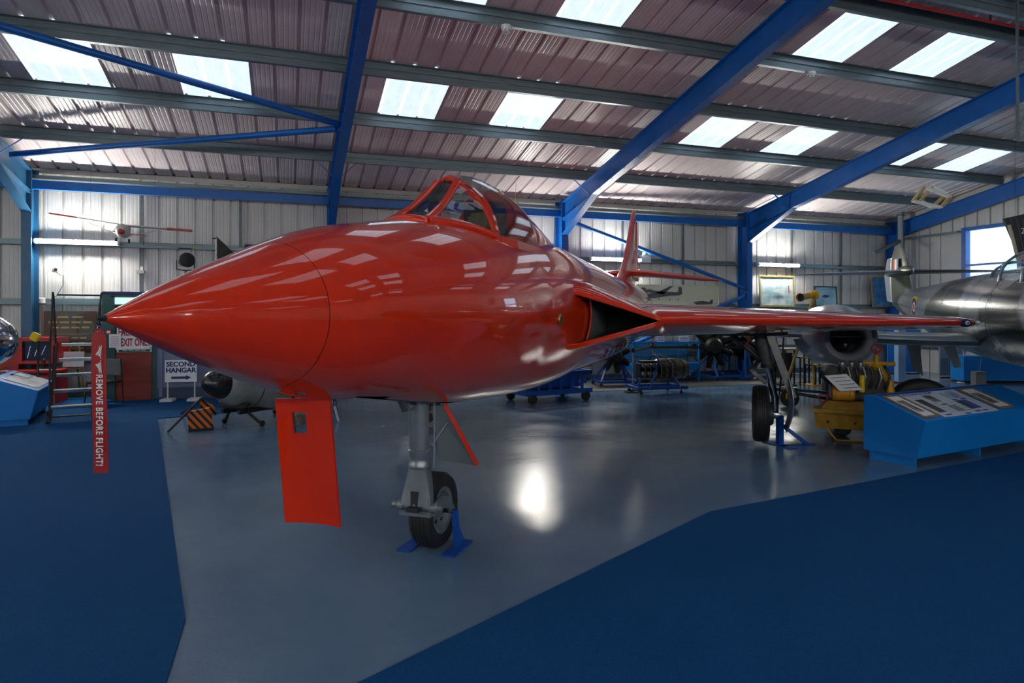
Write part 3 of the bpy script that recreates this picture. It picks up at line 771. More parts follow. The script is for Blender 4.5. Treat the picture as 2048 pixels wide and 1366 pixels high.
m = MB(); m.tube([(lx+.0, -.095, 1.10), (lx+.0, -.095, .70), (lx, -.09, .62)], .006, 6); m.tube([(lx-.02, .085, 1.10), (lx-.01, .088, .66)], .005, 6); m.build('hydraulic_pipe', grey, ng, smooth=50)
# doors
def slab(pts4, n, m_name, par, mats, th, bow=0, hole=None, nm='gear_door', nu=12, nv=18):
    a, b_, c_, d_ = [Vector(p) for p in pts4]     # tl, tr, br, bl
    nrm = (b_-a).cross(d_-a).normalized(); m = MB(); V = []
    for i in range(nv+1):
        for j in range(nu+1):
            p = lerp(lerp(a, b_, j/nu), lerp(d_, c_, j/nu), i/nv)+nrm*bow*(1-(2*j/nu-1)**2); m.v.append(p)
    k0 = len(m.v); m.v += [p-nrm*th for p in m.v[:k0]]
    W_ = nu+1; alive = {(i, j) for i in range(nv) for j in range(nu) if not (hole and hole[0] <= i < hole[1] and hole[2] <= j < hole[3])}
    for i, j in alive:
        q = (i*W_+j, i*W_+j+1, (i+1)*W_+j+1, (i+1)*W_+j)
        m.cur = 0; m.face(q); m.cur = 1; m.face([k0+x for x in q[::-1]])
        for (di, dj, e0, e1) in ((-1, 0, 0, 1), (1, 0, 2, 3), (0, -1, 3, 0), (0, 1, 1, 2)):
            if (i+di, j+dj) not in alive: m.face((q[e1], q[e0], k0+q[e0], k0+q[e1]))
    return m.build(nm, mats, par, smooth=30)
fr = [LZ(553, 797, 3.42), LZ(662, 798, 3.33), LZ(683, 1053, 3.37), LZ(573, 1043, 3.46)]
part(slab(fr, 0, '', ng, [grey, red], .014, .022, (2, 5, 3, 6), 'front_door'), 'red curved nose wheel door with a square window')
ctr = lerp(lerp(fr[0], fr[1], .375), lerp(fr[3], fr[2], .375), 3.5/18); nrm = (fr[1]-fr[0]).cross(fr[3]-fr[0]).normalized()
ux_ = (fr[1]-fr[0]).normalized(); uy_ = (fr[0]-fr[3]).normalized()
m = MB(); m.tube([ctr+nrm*.024+ux_*x*.041+uy_*y*.062 for x, y in ((-1, -.8), (-.8, -1), (.8, -1), (1, -.8), (1, .8), (.8, 1), (-.8, 1), (-1, .8))], .004, 6, closed=True); m.build('window_seal', dark, ng)
m = MB(); m.lathe([(.0, 0), (.008, 0), (.008, .004), (0, .004)], lerp(fr[0], fr[1], .1)-uy_*.05+nrm*.010, nrm, 12); m.build('latch_hole', black, ng)
m = MB(); m.tube([LZ(600, 832, 3.44), LZ(598, 845, 3.46)], .02, 10); m.box(LZ(598, 843, 3.47), (.06, .05, .03)); m.build('taxi_lamp', mat('lamp_body', (.25, .23, .19), .4, metal=.5), ng)
for px in (585, 668):
    m = MB(); m.tube([LZ(px, 790, 3.45), LZ(px+2, 812, 3.44)], .010, 8); m.build('door_hinge', dark, ng)
# small rear door beside the leg
rd = [LZ(862, 812, 4.66), LZ(888, 810, 4.60), LZ(953, 931, 4.62), LZ(881, 921, 4.72)]
m = MB(); nn_ = (rd[1]-rd[0]).cross(rd[3]-rd[0]).normalized(); m.poly(rd, nn_*.014); part(m.build('rear_door', mat('door_grey', (.12, .15, .165), .45), ng), 'grey inner face of the small rear wheel door')
m = MB(); m.beam(rd[1]+nn_*.01, rd[2]+nn_*.01, .018, .03); m.build('door_edge', red, ng)
m = MB(); m.tube([LZ(864, 890, 4.52), LZ(893, 846, 4.60)], .008, 8); m.sphere(LZ(864, 890, 4.52), .014, 8); m.build('door_link', steel, ng, smooth=50)

# ---- main gear (port side seen in full, starboard built the same)
def main_gear(sg):
    g = bpy.data.objects.new('main_gear', None); C.objects.link(g); g.parent = jet
    MX, MY = 7.334, 2.37
    f = lambda x, y, z: Vector((x, -sg*y, z))
    wheel(g, f(MX, MY, .40), .362, .20, gro=5)
    m = MB(); m.tube([f(MX-.10, MY-.02, 1.44), f(MX-.05, MY+.08, 1.02)], .075, 16); m.build('leg', mat('gear_metal', (.15, .15, .14), .4, metal=.6, noise=.5, scale=12), g, smooth=50)
    m = MB(); m.tube([f(MX-.05, MY+.075, 1.04), f(MX, MY+.17, .60), f(MX, MY+.17, .40)], .045, 16); m.lathe([(.06, -.05), (.06, .05)], f(MX, MY+.16, .40), (0, 1, 0), 16); m.build('oleo', chrome, g, smooth=40)
    m = MB(); m.lathe([(.085, 0), (.085, .04), (.07, .06)], f(MX-.05, MY+.08, .99), (0, 0, 1), 16); m.build('leg_collar', dark, g, smooth=40)
    m = MB(); m.tube([f(MX, MY-.02, .40), f(MX, MY+.2, .40)], .03, 12); m.build('wheel_axle', dark, g)
    m = MB(); T3 = [LZ(*q_) for q_ in ((1517, 722, 8.4), (1502, 741, 8.3), (1533, 766, 8.3))]
    if sg < 0: T3 = [Vector((v.x, -v.y, v.z)) for v in T3]
    m.beam(T3[0], T3[1], .03, .045); m.beam(T3[1], T3[2], .04, .05); m.sphere(T3[1], .034, 10)
    m.build('torque_link', mat('gear_metal', (.15, .15, .14)), g)
    m = MB(); m.tube([f(MX-.03, MY+.16, .95), f(MX-.02, MY-.35, 1.40)], .035, 10); m.tube([f(MX+.02, MY+.05, 1.08), f(MX, MY-.25, 1.36)], .05, 10); m.build('side_stay', dark, g, smooth=50)
    for k in range(3):
        m = MB(); m.tube([f(MX-.10+.05*k, MY+.27, 1.38), f(MX-.11+.03*k, MY+.25, 1.0), f(MX-.08+.04*k, MY+.23, .75), f(MX-.05, MY+.2, .5)], .008, 6); m.build('brake_pipe', black, g, smooth=50)
    m = MB(); m.lathe([(.13, -.03), (.15, 0), (.15, .05), (.11, .07)], f(MX, MY+.12, .40), (0, 1, 0), 20); m.build('brake_drum', dark, g, smooth=40)
    # doors outboard of the leg: upper plate and lower curved fairing
    d1 = [LZ(x_, y_, 8.05) for x_, y_ in ((1533, 672), (1549, 672), (1594, 795), (1580, 798))]
    if sg < 0: d1 = [Vector((v.x, -v.y, v.z)) for v in d1]
    m = MB(); n_ = (d1[1]-d1[0]).cross(d1[3]-d1[0]).normalized(); m.poly(d1, n_*.012); m.build('leg_door', mat('gear_door_grey', (.15, .15, .155), .4, metal=.4, noise=.3, scale=8), g)
    secs = []
    for i in range(9):
        u = i/8; z = 1.02-.82*u; h = .20+.13*math.sin(PI*min(1, u*1.05)); y = MY+.26+.10*math.sin(PI*u*.9)
        secs.append([f(MX-h, y, z), f(MX+h, y, z), f(MX+h, y+.012, z), f(MX-h, y+.012, z)])
    m = MB(); m.loft(secs); m.build('wheel_door', [steel], g, smooth=30)
    d3 = [f(MX-.3, MY-.1, 1.40), f(MX+.3, MY-.1, 1.40), f(MX+.25, MY-.2, 1.27), f(MX-.25, MY-.2, 1.27)]
    m = MB(); m.poly(d3, Vector((0, .012, 0))); m.build('bay_door', redm, g)
    m = MB(); m.box(f(MX, MY-.15, 1.46), (.62, .9, .12)); m.build('wheel_bay', dark, g)
    return g
g1_ = main_gear(1); main_gear(-1)
bpy.context.view_layer.update()

# ---- pennant hanging from the nose
pm = JM @ Vector((-.004, 0, 1.60)); cr_ = Vector((cyw, -syw, 0)); cf_ = Vector((syw, cyw, 0))
pen = thing('warning_streamer', 'long red streamer reading REMOVE BEFORE FLIGHT! hanging from the jet nose tip', 'streamer', (pm.x, pm.y, 1.10))
penm = mat('streamer_cloth', (.27, .004, .006), .6, noise=.1, scale=30, bump=.1)
def PP(u, v, d=0):     # u right, v down from top in metres
    return at(198.5, 656, 2.19)-Vector((pm.x, pm.y, 1.10))+cr_*u-Vector((0, 0, v))-cf_*(d+.006*math.sin(v*9))+cr_*(.004*math.sin(v*5))
m = MB(); W_ = .0250; Lp = .487; rows = 28; secs = []
for i in range(rows+1):
    v = Lp*i/rows; w_ = W_ if v > .03 else W_*(.35+.65*v/.03)
    for u, d in ((-w_, .001), (w_, .001), (w_, -.0008), (-w_, -.0008)): m.v.append(PP(u, v, d))
for i in range(rows):
    for k in range(4): m.face((i*4+k, i*4+(k+1) % 4, (i+1)*4+(k+1) % 4, (i+1)*4+k))
m.face((0, 1, 2, 3)); m.face([rows*4+k for k in range(4)]); m.build('cloth', penm, pen)
tm = frame_mtx(PP(0.0, .308, .0045), -Vector((0, 0, 1)), cr_)
wtm = mat('print_white', (.68, .70, .72), .6)
text('REMOVE BEFORE FLIGHT!', .0318, wtm, pen, tm, sx=.78, bold=.0004, space=1.10)
m = MB()
for k in range(7):      # winged emblem
    for s_ in (-1, 1):
        m.beam(PP(.009-.003*k, .105+s_*(.010+.001*k), .0045), PP(.011-.0026*k, .105+s_*(.048-.0045*k), .0045), .0014, .001, up=cf_)
for s_ in (-1, 1): m.tube([PP(.010, .105+s_*.002, .004), PP(.0, .105+s_*.02, .004), PP(.004, .105+s_*.046, .004)], .0008, 5)
m.build('emblem', wtm, pen)
m = MB(); m.torus(PP(0, .010, 0), .0042, .0014, cf_, 14, 6); m.build('eyelet', chrome, pen, smooth=60)
m = MB(); m.torus(PP(0, -.0, 0), .010, .0015, cr_, 14, 6); m.torus(PP(0, -.014, 0), .009, .0015, cf_, 14, 6); m.build('split_ring', chrome, pen, smooth=60)

# ---- blue wheel stands
ws = JM @ Vector((WS, 0, 0)); NSr = JR
st = thing('wheel_stand', 'blue steel bracket propping the jet nose wheel', 'wheel stand', ws, JR)
for sg in (1, -1):
    m = MB(); m.box((.02, -sg*.17, .008), (.34, .10, .012)); m.build('foot_plate', rigblue, st)
    m = MB(); m.beam((.01, -sg*.155, .28), (.03, -sg*.165, .014), .035, .04); m.poly([(.05, -sg*.165-.004, .014), (.05, -sg*.165-.004, .16), (.16, -sg*.165-.004, .014)], (0, .008, 0)); m.build('upright', rigblue, st)
ws2 = JM @ Vector((7.36, -2.60, 0))
st2 = thing('wheel_stand', 'blue steel stand with a slanting strut beside the jet port main wheel', 'wheel stand', ws2, 0)
m = MB(); m.beam((.0, .0, .38), (0, 0, .012), .075, .06); m.build('upright', rigblue, st2)
m = MB(); m.beam((.02, -.02, .26), (.33, -.10, .02), .05, .04); m.build('strut', rigblue, st2)
m = MB(); m.box((0, 0, .006), (.14, .5, .012)); m.box((.20, -.08, .006), (.5, .09, .012)); m.build('foot_plate', rigblue, st2)
# ------------------------------------------------------------------ display plinths
CR, CF, UZ = Vector((cyw, -syw, 0)), Vector((syw, cyw, 0)), Vector((0, 0, 1))
def local(t, p):          # world point -> coordinates of an Empty that only turns about z
    return Matrix.Rotation(-t.rotation_euler.z, 4, 'Z') @ (Vector(p)-t.location)
def flat(par, poly, z_off, m, name, base, ux, uy, th=.002):     # flat print on a plane: poly in (u, v)
    n = ux.cross(uy).normalized(); mb = MB(); mb.poly([base+ux*u+uy*v+n*z_off for u, v in poly], n*th); return mb.build(name, m, par)
def rect(u0, v0, u1, v1): return [(u0, v0), (u1, v0), (u1, v1), (u0, v1)]
def plinth(label, G, ang, L, items):
    t = thing('display_plinth', label, 'display stand', (G.x, G.y, 0), ang)
    pf = [(.0, .10), (-.10, .52), (.46, .73), (.60, .73), (.60, .10)]      # (depth, height)
    m = MB(); m.poly([(0, d, z) for d, z in pf], (L, 0, 0)); m.build('body', bluel, t, bevel=.004)
    for k in range(3):
        m = MB(); x = .05+(L-.1)*k/2; m.poly([(x-.012, .03, 0), (x-.012, .55, 0), (x-.012, .55, .10), (x-.012, .03, .10)], (.024, 0, 0)); m.build('foot', bluel, t)
    m = MB(); m.box((L/2, .50, .05), (L-.1, .02, .09)); m.build('kick_board', bluel, t)
    m = MB(); m.box((L/2, .475, .737), (L-.16, .012, .006)); m.build('slot', navy, t)
    b = Vector((0, -.10, .52)); uy = Vector((0, .56, .21)).normalized(); ux = Vector((1, 0, 0))
    return t, b, ux, uy
def picture(par, base, ux, uy, u0, v0, u1, v1, fm_, pm_, fw=.025, th=.022, mount=None, name='picture_frame'):
    n = ux.cross(uy).normalized(); m = MB()
    for a in (rect(u0, v0, u1, v0+fw), rect(u0, v1-fw, u1, v1), rect(u0, v0+fw, u0+fw, v1-fw), rect(u1-fw, v0+fw, u1, v1-fw)):
        m.poly([base+ux*u+uy*v+n*.002 for u, v in a], n*th)
    f = m.build(name, fm_, par)
    m = MB(); m.poly([base+ux*u+uy*v+n*.002 for u, v in rect(u0+fw*.8, v0+fw*.8, u1-fw*.8, v1-fw*.8)], n*th*.4); m.build('picture', mount or pm_, f)
    if mount:
        d = .2*(v1-v0); m = MB(); m.poly([base+ux*u+uy*v+n*(.003+th*.4) for u, v in rect(u0+fw+d*.6, v0+fw+d, u1-fw-d*.6, v1-fw-d)], n*.001); m.build('print', pm_, f)
    return f
G = onZ(1832, 937); G2 = onZ(2048, 896); u_ = (G2-G); ang = math.atan2(u_.y, u_.x)
photo_m = mat('photo_print', (.35, .37, .36), .35, noise=.8, scale=14)
photo_b = mat('photo_print_blue', (.10, .24, .45), .35, noise=.7, scale=12, col2=(.5, .6, .7))
t, b, ux, uy = plinth('low light-blue display plinth with info board at right, beside the yellow engine cart', G, ang, 2.7, 0)
picture(t, b, ux, uy, .08, .06, .36, .56, wood, photo_m, .018, .018, paper)
picture(t, b, ux, uy, 1.62, .06, 1.95, .56, wood, photo_m, .018, .018, paper)
brd = flat(t, rect(.42, .03, 1.55, .575), .002, mat('info_board', (.62, .68, .74), .3, noise=.05, scale=3), 'info_board', b, ux, uy, .006)
vio = mat('print_violet', (.10, .07, .42), .4)
flat(brd, rect(.45, .53, 1.02, .565), .009, vio, 'title_bar', b, ux, uy, .001)
for r_, m_ in (((.48, .12, .62, .42), mat('print_dark', (.05, .05, .05), .4)), ((.74, .34, .90, .50), photo_m), ((.82, .10, .98, .24), mat('print_grey', (.2, .25, .27), .4)), ((1.12, .37, 1.26, .52), photo_b), ((1.28, .37, 1.44, .54), photo_b), ((1.12, .12, 1.24, .32), green), ((1.24, .12, 1.36, .32), vio)):
    flat(brd, [(r_[0], r_[1]), (r_[2], r_[1]), (r_[2], r_[3]), (r_[0], r_[3])], .009, m_, 'board_photo', b, ux, uy, .001)
for u0, v0 in ((.50, .05), (.78, .26), (.86, .03), (1.12, .33), (1.30, .33), (1.1, .05), (1.26, .05)): flat(brd, rect(u0, v0, u0+.11, v0+.028), .009, vio, 'caption_bar', b, ux, uy, .001)
for q in range(10):
    u0 = .66 if q < 5 else 1.0; v0 = .10+.05*(q % 5); flat(brd, rect(u0, v0, u0+.09, v0+.012), .009, mat('print_text', (.3, .33, .4), .5), 'text_line', b, ux, uy, .0008)
for q in range(6): flat(brd, rect(.48+.085*q, .542, .48+.085*q+.06, .553), .0105, paper, 'title_word', b, ux, uy, .0006)
# left plinth
GL = onZ(60, 852); du = (onZ(95, 814, .1)-onZ(59, 841, .1)); GA = math.atan2(du.y, du.x)
t, b, ux, uy = plinth('low light-blue display plinth with a glass-lidded box at the far left edge', GL, GA, 1.65, 0)
flat(t, rect(.25, .05, 1.5, .5), .003, mat('info_board_2', (.55, .6, .65), .35, noise=.5, scale=9), 'info_board', b, ux, uy, .006)
picture(t, b, ux, uy, 1.0, .30, 1.45, .54, dark, photo_m, .012, .012)
tb = thing('glass_box', 'flat glass-lidded box of small parts on the left blue plinth', 'display case', GL+Vector((math.cos(GA)*.8-math.sin(GA)*.53, math.sin(GA)*.8+math.cos(GA)*.53, .732)), GA)
m = MB(); m.box((0, 0, .004), (.75, .13, .008)); m.build('tray', paper, tb)
m = MB(); m.box((0, 0, .055), (.75, .13, .09)); m.build('lid', glass, tb)
for k in range(5):
    m = MB(); m.box((-.28+.14*k, 0, .02), (.09, .06, .02), rz=.4*k); m.build('relic', steel, tb)

# polished nose pod at the left edge
pc = at(-30, 682, 9.6)
t = thing('polished_pod', 'bare polished metal rounded nose of a pod cut by the left frame edge', 'pod', (pc.x, pc.y, 0))
m = MB(); L = [(0, -.0), (.12, .02), (.24, .09), (.33, .20), (.38, .34), (.40, .55), (.39, 1.2), (.3, 1.8)]
m.lathe([(r, h) for r, h in L], (.40, -.05, pc.z), (-1, .18, 0), 40); m.build('shell', chrome, t, smooth=60)
m = MB(); m.torus((-.02, .03, pc.z), .383, .006, (-1, .18, 0), 40, 6); m.build('band', dark, t, smooth=60)
for k in (-.3, -1.0):
    m = MB(); m.beam((k, -.2, 0), (k, 0, pc.z-.38), .05); m.beam((k, .3, 0), (k, .05, pc.z-.38), .05); m.build('stand_leg', dark, t)

# red simulator kiosk
kz = 12.4; kp = at(70, 700, kz)
t = thing('simulator_kiosk', 'red booth with a dark screen and joystick desk behind the access steps', 'kiosk', (kp.x, kp.y, 0), R(-8))
rk = mat('kiosk_red', (.38, .012, .010), .45)
m = MB(); m.poly([(-.95, .1, 0), (-.95, .1, .75), (-.33, .1, 1.22), (-.33, .1, 0)], (0, .7, 0)); m.build('side_cabinet', rk, t)
m = MB()
for a in (rect(-.33, .74, .33, .80), rect(-.33, 1.17, .33, 1.24), rect(-.33, .80, -.22, 1.17), rect(.25, .80, .33, 1.17)): m.poly([(u, 0, v) for u, v in a], (0, .6, 0))
m.build('bezel', rk, t)
m = MB(); m.box((.015, .06, .985), (.48, .02, .38)); m.build('screen', mat('screen_dark', (.02, .03, .06), .08), t)
m = MB()
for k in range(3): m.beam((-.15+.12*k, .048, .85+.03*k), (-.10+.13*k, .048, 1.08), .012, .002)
o_ = m.build('screen_glint', mat('glint_glow', (.35, .5, .75), .2, emit=.5), t); o_['kind'] = 'stuff'  # glints on the dark screen, put in as glowing strips
m = MB(); m.box((.05, -.18, .62), (1.0, .42, .05)); m.build('desk', rk, t, bevel=.01)
m = MB(); m.box((.05, .0, .31), (.8, .5, .60)); m.build('base', rk, t)
m = MB(); m.tube([(.22, -.2, .645), (.24, -.2, .76)], .015, 8); m.sphere((.24, -.2, .80), .035, 10, (1, 1, 1.6)); m.box((.22, -.2, .655), (.18, .14, .03)); m.build('joystick', black, t, smooth=50)
m = MB(); m.box((.30, -.3, .652), (.20, .12, .012), rz=.3); m.build('leaflet', paper, t)

# yellow light on a black stand
yp = onZ(76, 826); t = thing('stand_light', 'black upright stand topped by a small yellow head in front of red kiosk', 'stand', (yp.x, yp.y, 0))
ztop = at(76, 680, 11.6).z
m = MB(); m.tube([(0, 0, .02), (0, 0, ztop)], .018, 8); m.build('pole', black, t)
m = MB(); m.box((0, 0, .012), (.3, .3, .024)); m.build('base', black, t, bevel=.01)
m = MB(); m.box((-.04, 0, ztop+.07), (.14, .08, .14), mtx=Matrix.Rotation(.5, 4, 'Y')); m.build('head', yellowg, t, bevel=.02)

# access steps
SW_, SD_ = CR*.83+CF*.555, CF*.83-CR*.555; SRZ = math.atan2(SW_.y, SW_.x)
def cam_local(t): return lambda x, d, z: SW_*x+SD_*d+UZ*z
ap = onZ(143, 846); t = thing('access_steps', 'wheeled metal access steps with clear side screens in front of the memorial board', 'steps', (ap.x, ap.y, 0)); q = cam_local(t)
tread = mat('tread_metal', (.75, .76, .74), .35, metal=.3, noise=.3, scale=20)
for k in range(5):
    d = .15+.19*k; z = .245+.235*k; x = .02+.022*k; w = .57-.02*k
    m = MB(); c = q(x, d, z); m.box(c, (w, .16, .028), rz=SRZ); m.build('tread', tread, t)
    m = MB(); m.box(q(x, d-.085, z-.012), (w, .012, .04), rz=SRZ); m.build('nosing', chrome, t)
for s_ in (-1, 1):
    m = MB(); m.beam(q(s_*.29+.0, .0, .03), q(s_*.27+.08, 1.0, 1.20), .03, .045); m.build('stringer', dark, t)
    for dd, zt in ((.02, .35), (.35, .62), (.98, 1.17)):
        m = MB(); m.tube([q(s_*.28, dd, .0), q(s_*.28+.04*dd, dd, zt)], .015, 8); m.build('leg', dark, t)
    m = MB(); m.tube([q(s_*.28, .05, .5), q(s_*.30+.02, .5, 1.28), q(s_*.33+.08, .6, 2.03), q(s_*.33+.08, 1.0, 2.0), q(s_*.30+.08, 1.0, 1.2)], .014, 8); m.build('handrail', dark, t, smooth=40)
    m = MB(); m.poly([q(s_*.31+.04, .52, 1.25), q(s_*.33+.07, .60, 1.98), q(s_*.33+.07, 1.0, 1.96), q(s_*.30+.07, 1.0, 1.25)], SW_*.004); m.build('clear_screen', glass, t)
    m = MB(); m.tube([q(s_*.28, .02, .06), q(s_*.28, .98, .06)], .013, 8); m.build('base_rail', dark, t)
    for dd in (.05, .95):
        m = MB(); m.lathe([(.045, -.012), (.045, .012)], q(s_*.30, dd, .045), CR, 14); m.build('castor', rubber, t)
m = MB(); m.tube([q(-.20, 1.0, 2.0), q(.41, 1.0, 2.0)], .014, 8); m.build('back_rail', dark, t)
m = MB(); m.poly([q(-.20, 1.01, 1.22), q(.38, 1.01, 1.22), q(.40, 1.01, 1.96), q(-.22, 1.01, 1.96)], CF*.004); m.build('clear_screen', glass, t)
m = MB(); m.tube([q(-.25, .1, .1), q(.25, .1, .1)], .012, 8); m.build('cross_rail', dark, t)

# chair, easel and board behind
cp = onZ(208, 812); t = thing('stacking_chair', 'black stacking chair beside the red emergency door, partly behind the streamer', 'chair', (cp.x, cp.y, 0), R(-35))
m = MB(); m.box((0, 0, .44), (.42, .42, .05)); m.build('seat', black, t, bevel=.015)
m = MB(); m.box((0, .2, .70), (.40, .04, .30)); m.build('backrest', mat('chair_grey', (.10, .11, .12), .6), t, bevel=.012)
for sx_ in (-1, 1):
    for sy_ in (-1, 1):
        m = MB(); m.tube([(sx_*.22, sy_*.22, 0), (sx_*.19, sy_*.18, .43 if sy_ < 0 else .86)], .011, 8); m.build('leg', black, t)
ep = onZ(146, 800); t = thing('easel', 'small wooden easel holding a white sheet behind the access steps', 'easel', (ep.x, ep.y, 0))
for a, b_ in ((-.22, -.06), (.22, .06)):
    m = MB(); m.beam((a, 0, 0), (b_, .12, 1.1), .035, .02); m.build('leg', wood, t)
m = MB(); m.beam((0, .5, 0), (0, .13, 1.08), .035, .02); m.build('back_leg', wood, t)
m = MB(); m.beam((-.2, .02, .62), (.2, .02, .62), .03, .03); m.build('ledge', wood, t)
m = MB(); m.box((0, .03, .80), (.36, .008, .30), mtx=Matrix.Rotation(-.12, 4, 'X')); m.build('sheet', paper, t)
# memorial board on the wall
a, b_ = onY(87, 622, 15.28), onY(193, 704, 15.28)
t = thing('memorial_board', 'brown wooden memorial board with gold lettering on the back wall at left', 'board', ((a.x+b_.x)/2, 15.28, b_.z))
bw, bh = b_.x-a.x, a.z-b_.z
m = MB(); m.box((0, .02, bh/2), (bw, .035, bh)); m.build('panel', mat('board_brown', (.06, .032, .012), .35, noise=.3, scale=5, stretch=(1, 1, 6)), t, bevel=.01)
gold = mat('gold_paint', (.45, .28, .06), .4, metal=.3)
for k, (s_, w_) in enumerate((('a', .5), ('a a', .8), ('a a', .7), ('', 0), ('a a', .6), ('a a', .5), ('a', .5), ('a a', .6))):
    n_ = max(1, s_.count(' ')+1)*2
    for j in range(n_ if s_ else 0):
        m = MB(); m.box(((j+.5)/n_*w_-w_/2, -.001, bh-.12-.105*k), (w_/n_*.78, .003, .035)); m.build('gold_word', gold, t)
m = MB(); m.box((0, -.001, bh-.46), (bw*.7, .003, .008)); m.build('rule', gold, t)

# exit porch: partition, red door, signs
porch = mat('porch_lilac', (.20, .23, .36), .6, noise=.05); teal = mat('porch_green', (.01, .075, .07), .5)
YP = 14.42
a, b_ = onY(232, 802, YP), onY(304, 802, YP)
d1 = MB(); d1.box(((a.x+b_.x)/2, YP, 1.02), (b_.x-a.x, .05, 2.0)); door = struct('door_1', d1, mat('door_red', (.22, .018, .012), .45, noise=.06))
m = MB(); m.box(((a.x+b_.x)/2, YP-.075, 1.02), (b_.x-a.x-.02, .05, .045)); m.build('panic_bar', white, door, bevel=.01)
for x in (a.x-.045, b_.x+.045):
    m = MB(); m.box((x, YP+.02, 1.03), (.07, .14, 2.0)); m.build('jamb', teal, door)
m = MB(); m.box(((a.x+b_.x)/2, YP+.02, 2.03), (b_.x-a.x+.16, .14, .04)); m.build('lintel', teal, door)
xl = onY(205, 802, YP).x; xr = onY(452, 802, YP).x
m = MB(); m.box(((xl+a.x-.08)/2, YP+.03, 1.06), (a.x-.08-xl, .10, 2.04)); m.box(((b_.x+.08+xr)/2, YP+.03, 1.06), (xr-b_.x-.08, .10, 2.04))
pw = struct('wall_porch', m, porch)
m = MB(); m.box(((xl+a.x-.08)/2, YP-.03, 1.06), (a.x-.08-xl, .02, 2.0)); m.build('green_panel', teal, pw)
m = MB(); m.box(((xl+xr)/2, YP+.5, 2.09), (xr-xl, 1.1, .06)); m.build('porch_roof', navy, pw)
m = MB(); m.box(((b_.x+.1+xr)/2, YP-.03, .12), (xr-b_.x-.1, .02, .24)); m.build('skirting', mat('skirt_blue', (.04, .07, .13), .6), pw)
for px_ in (322, 440):
    m = MB(); m.box((onY(px_, 700, YP).x, YP-.03, 1.06), (.06, .03, 2.0)); m.build('post', porch, pw)
m = MB(); m.box((onY(372, 700, YP).x, YP-.03, 1.35), (.7, .02, .5)); m.build('notice_window', mat('dark_window', (.03, .05, .08), .15), pw)
ex_red = mat('sign_red', (.42, .015, .02), .5)
sa, sb = onY(232, 652, YP-.12), onY(302, 704, YP-.12); cx, w_, h_ = (sa.x+sb.x)/2, sb.x-sa.x, sa.z-sb.z
t = thing('exit_sign', 'white sign reading EMERGENCY EXIT ONLY in red on the red door', 'sign', (cx, YP-.04, sb.z))
m = MB(); m.box((0, 0, h_/2), (w_, .015, h_)); m.build('panel', paper, t)
text('EMERGENCY', .21, ex_red, t, frame_mtx((0, -.009, h_*.76), (1, 0, 0), (0, 0, 1)), sx=.46, bold=.007)
text('EXIT ONLY', .20, ex_red, t, frame_mtx((.02, -.009, h_*.36), (1, 0, 0), (0, 0, 1)), sx=.52, bold=.007)
m = MB(); m.box((0, -.009, .035), (w_*.9, .004, .06)); m.build('green_strip', teal, t)
for q in range(4): m = MB(); m.box((-.16+.105*q, -.012, .035), (.08, .002, .018)); m.build('white_word', paper, t)
sa = onY(229, 682, YP-.10); t = thing('paper_notice', 'small white notice with pink lines pinned left of the exit sign', 'notice', (sa.x, YP-.065, sa.z))
m = MB(); m.box((0, 0, 0), (.20, .006, .26)); m.build('sheet', paper, t)
for k in range(5):
    m = MB(); m.box((0, -.004, .08-.04*k), (.14, .002, .010)); m.build('text_line', mat('pink_ink', (.55, .2, .22), .6), t)
sa = onY(218, 664, YP-.05); t = thing('fire_call_point', 'tiny red fire call point on the green post left of exit door', 'alarm', (sa.x, YP-.06, sa.z))
m = MB(); m.box((0, 0, 0), (.09, .05, .09)); m.build('box', ex_red, t, bevel=.008); m = MB(); m.box((0, -.028, 0), (.06, .006, .045)); m.build('glass_front', paper, t)
sa = onY(262, 601, YP); t = thing('exit_light', 'green lit exit light box above the red emergency door', 'light', (sa.x-.05, YP-.1, 1.86))
m = MB(); m.box((0, .03, .08), (.42, .06, .14)); m.build('housing', white, t); m = MB(); m.box((0, -.004, .08), (.39, .006, .12)); m.build('lit_panel', mat('exit_green', (.25, .75, .6), .4, emit=1.1), t)
# SECOND HANGAR sign on feet
sp = onZ(362, 803); t = thing('direction_sign', 'white free-standing sign reading SECOND HANGAR with a blue arrow', 'sign', (sp.x, sp.y, 0), -R(YAW)*.35)
zt_, zb_ = at(362, 720, 12.6).z, at(362, 764, 12.6).z; hw = .285
m = MB(); m.box((0, 0, (zt_+zb_)/2), (hw*2, .02, zt_-zb_)); m.build('board', paper, t, bevel=.003)
text('SECOND', .128, navy, t, frame_mtx((0, -.012, zt_-.085), (1, 0, 0), (0, 0, 1)), sx=1.0, bold=.005)
text('HANGAR', .128, navy, t, frame_mtx((0, -.012, zt_-.20), (1, 0, 0), (0, 0, 1)), sx=1.0, bold=.005)
m = MB(); zz = zb_+.085; m.poly([(-.17, -.012, zz-.022), (.09, -.012, zz-.022), (.09, -.012, zz-.045), (.19, -.012, zz), (.09, -.012, zz+.045), (.09, -.012, zz+.022), (-.17, -.012, zz+.022)], (0, -.002, 0)); m.build('arrow', navy, t)
for s_ in (-1, 1):
    m = MB(); m.tube([(s_*.24, .02, .02), (s_*.24, .02, zb_+.1)], .014, 8); m.build('post', white, t)
    m = MB(); m.box((s_*.24, .02, .03), (.22, .32, .06)); m.build('foot', white, t, bevel=.012)

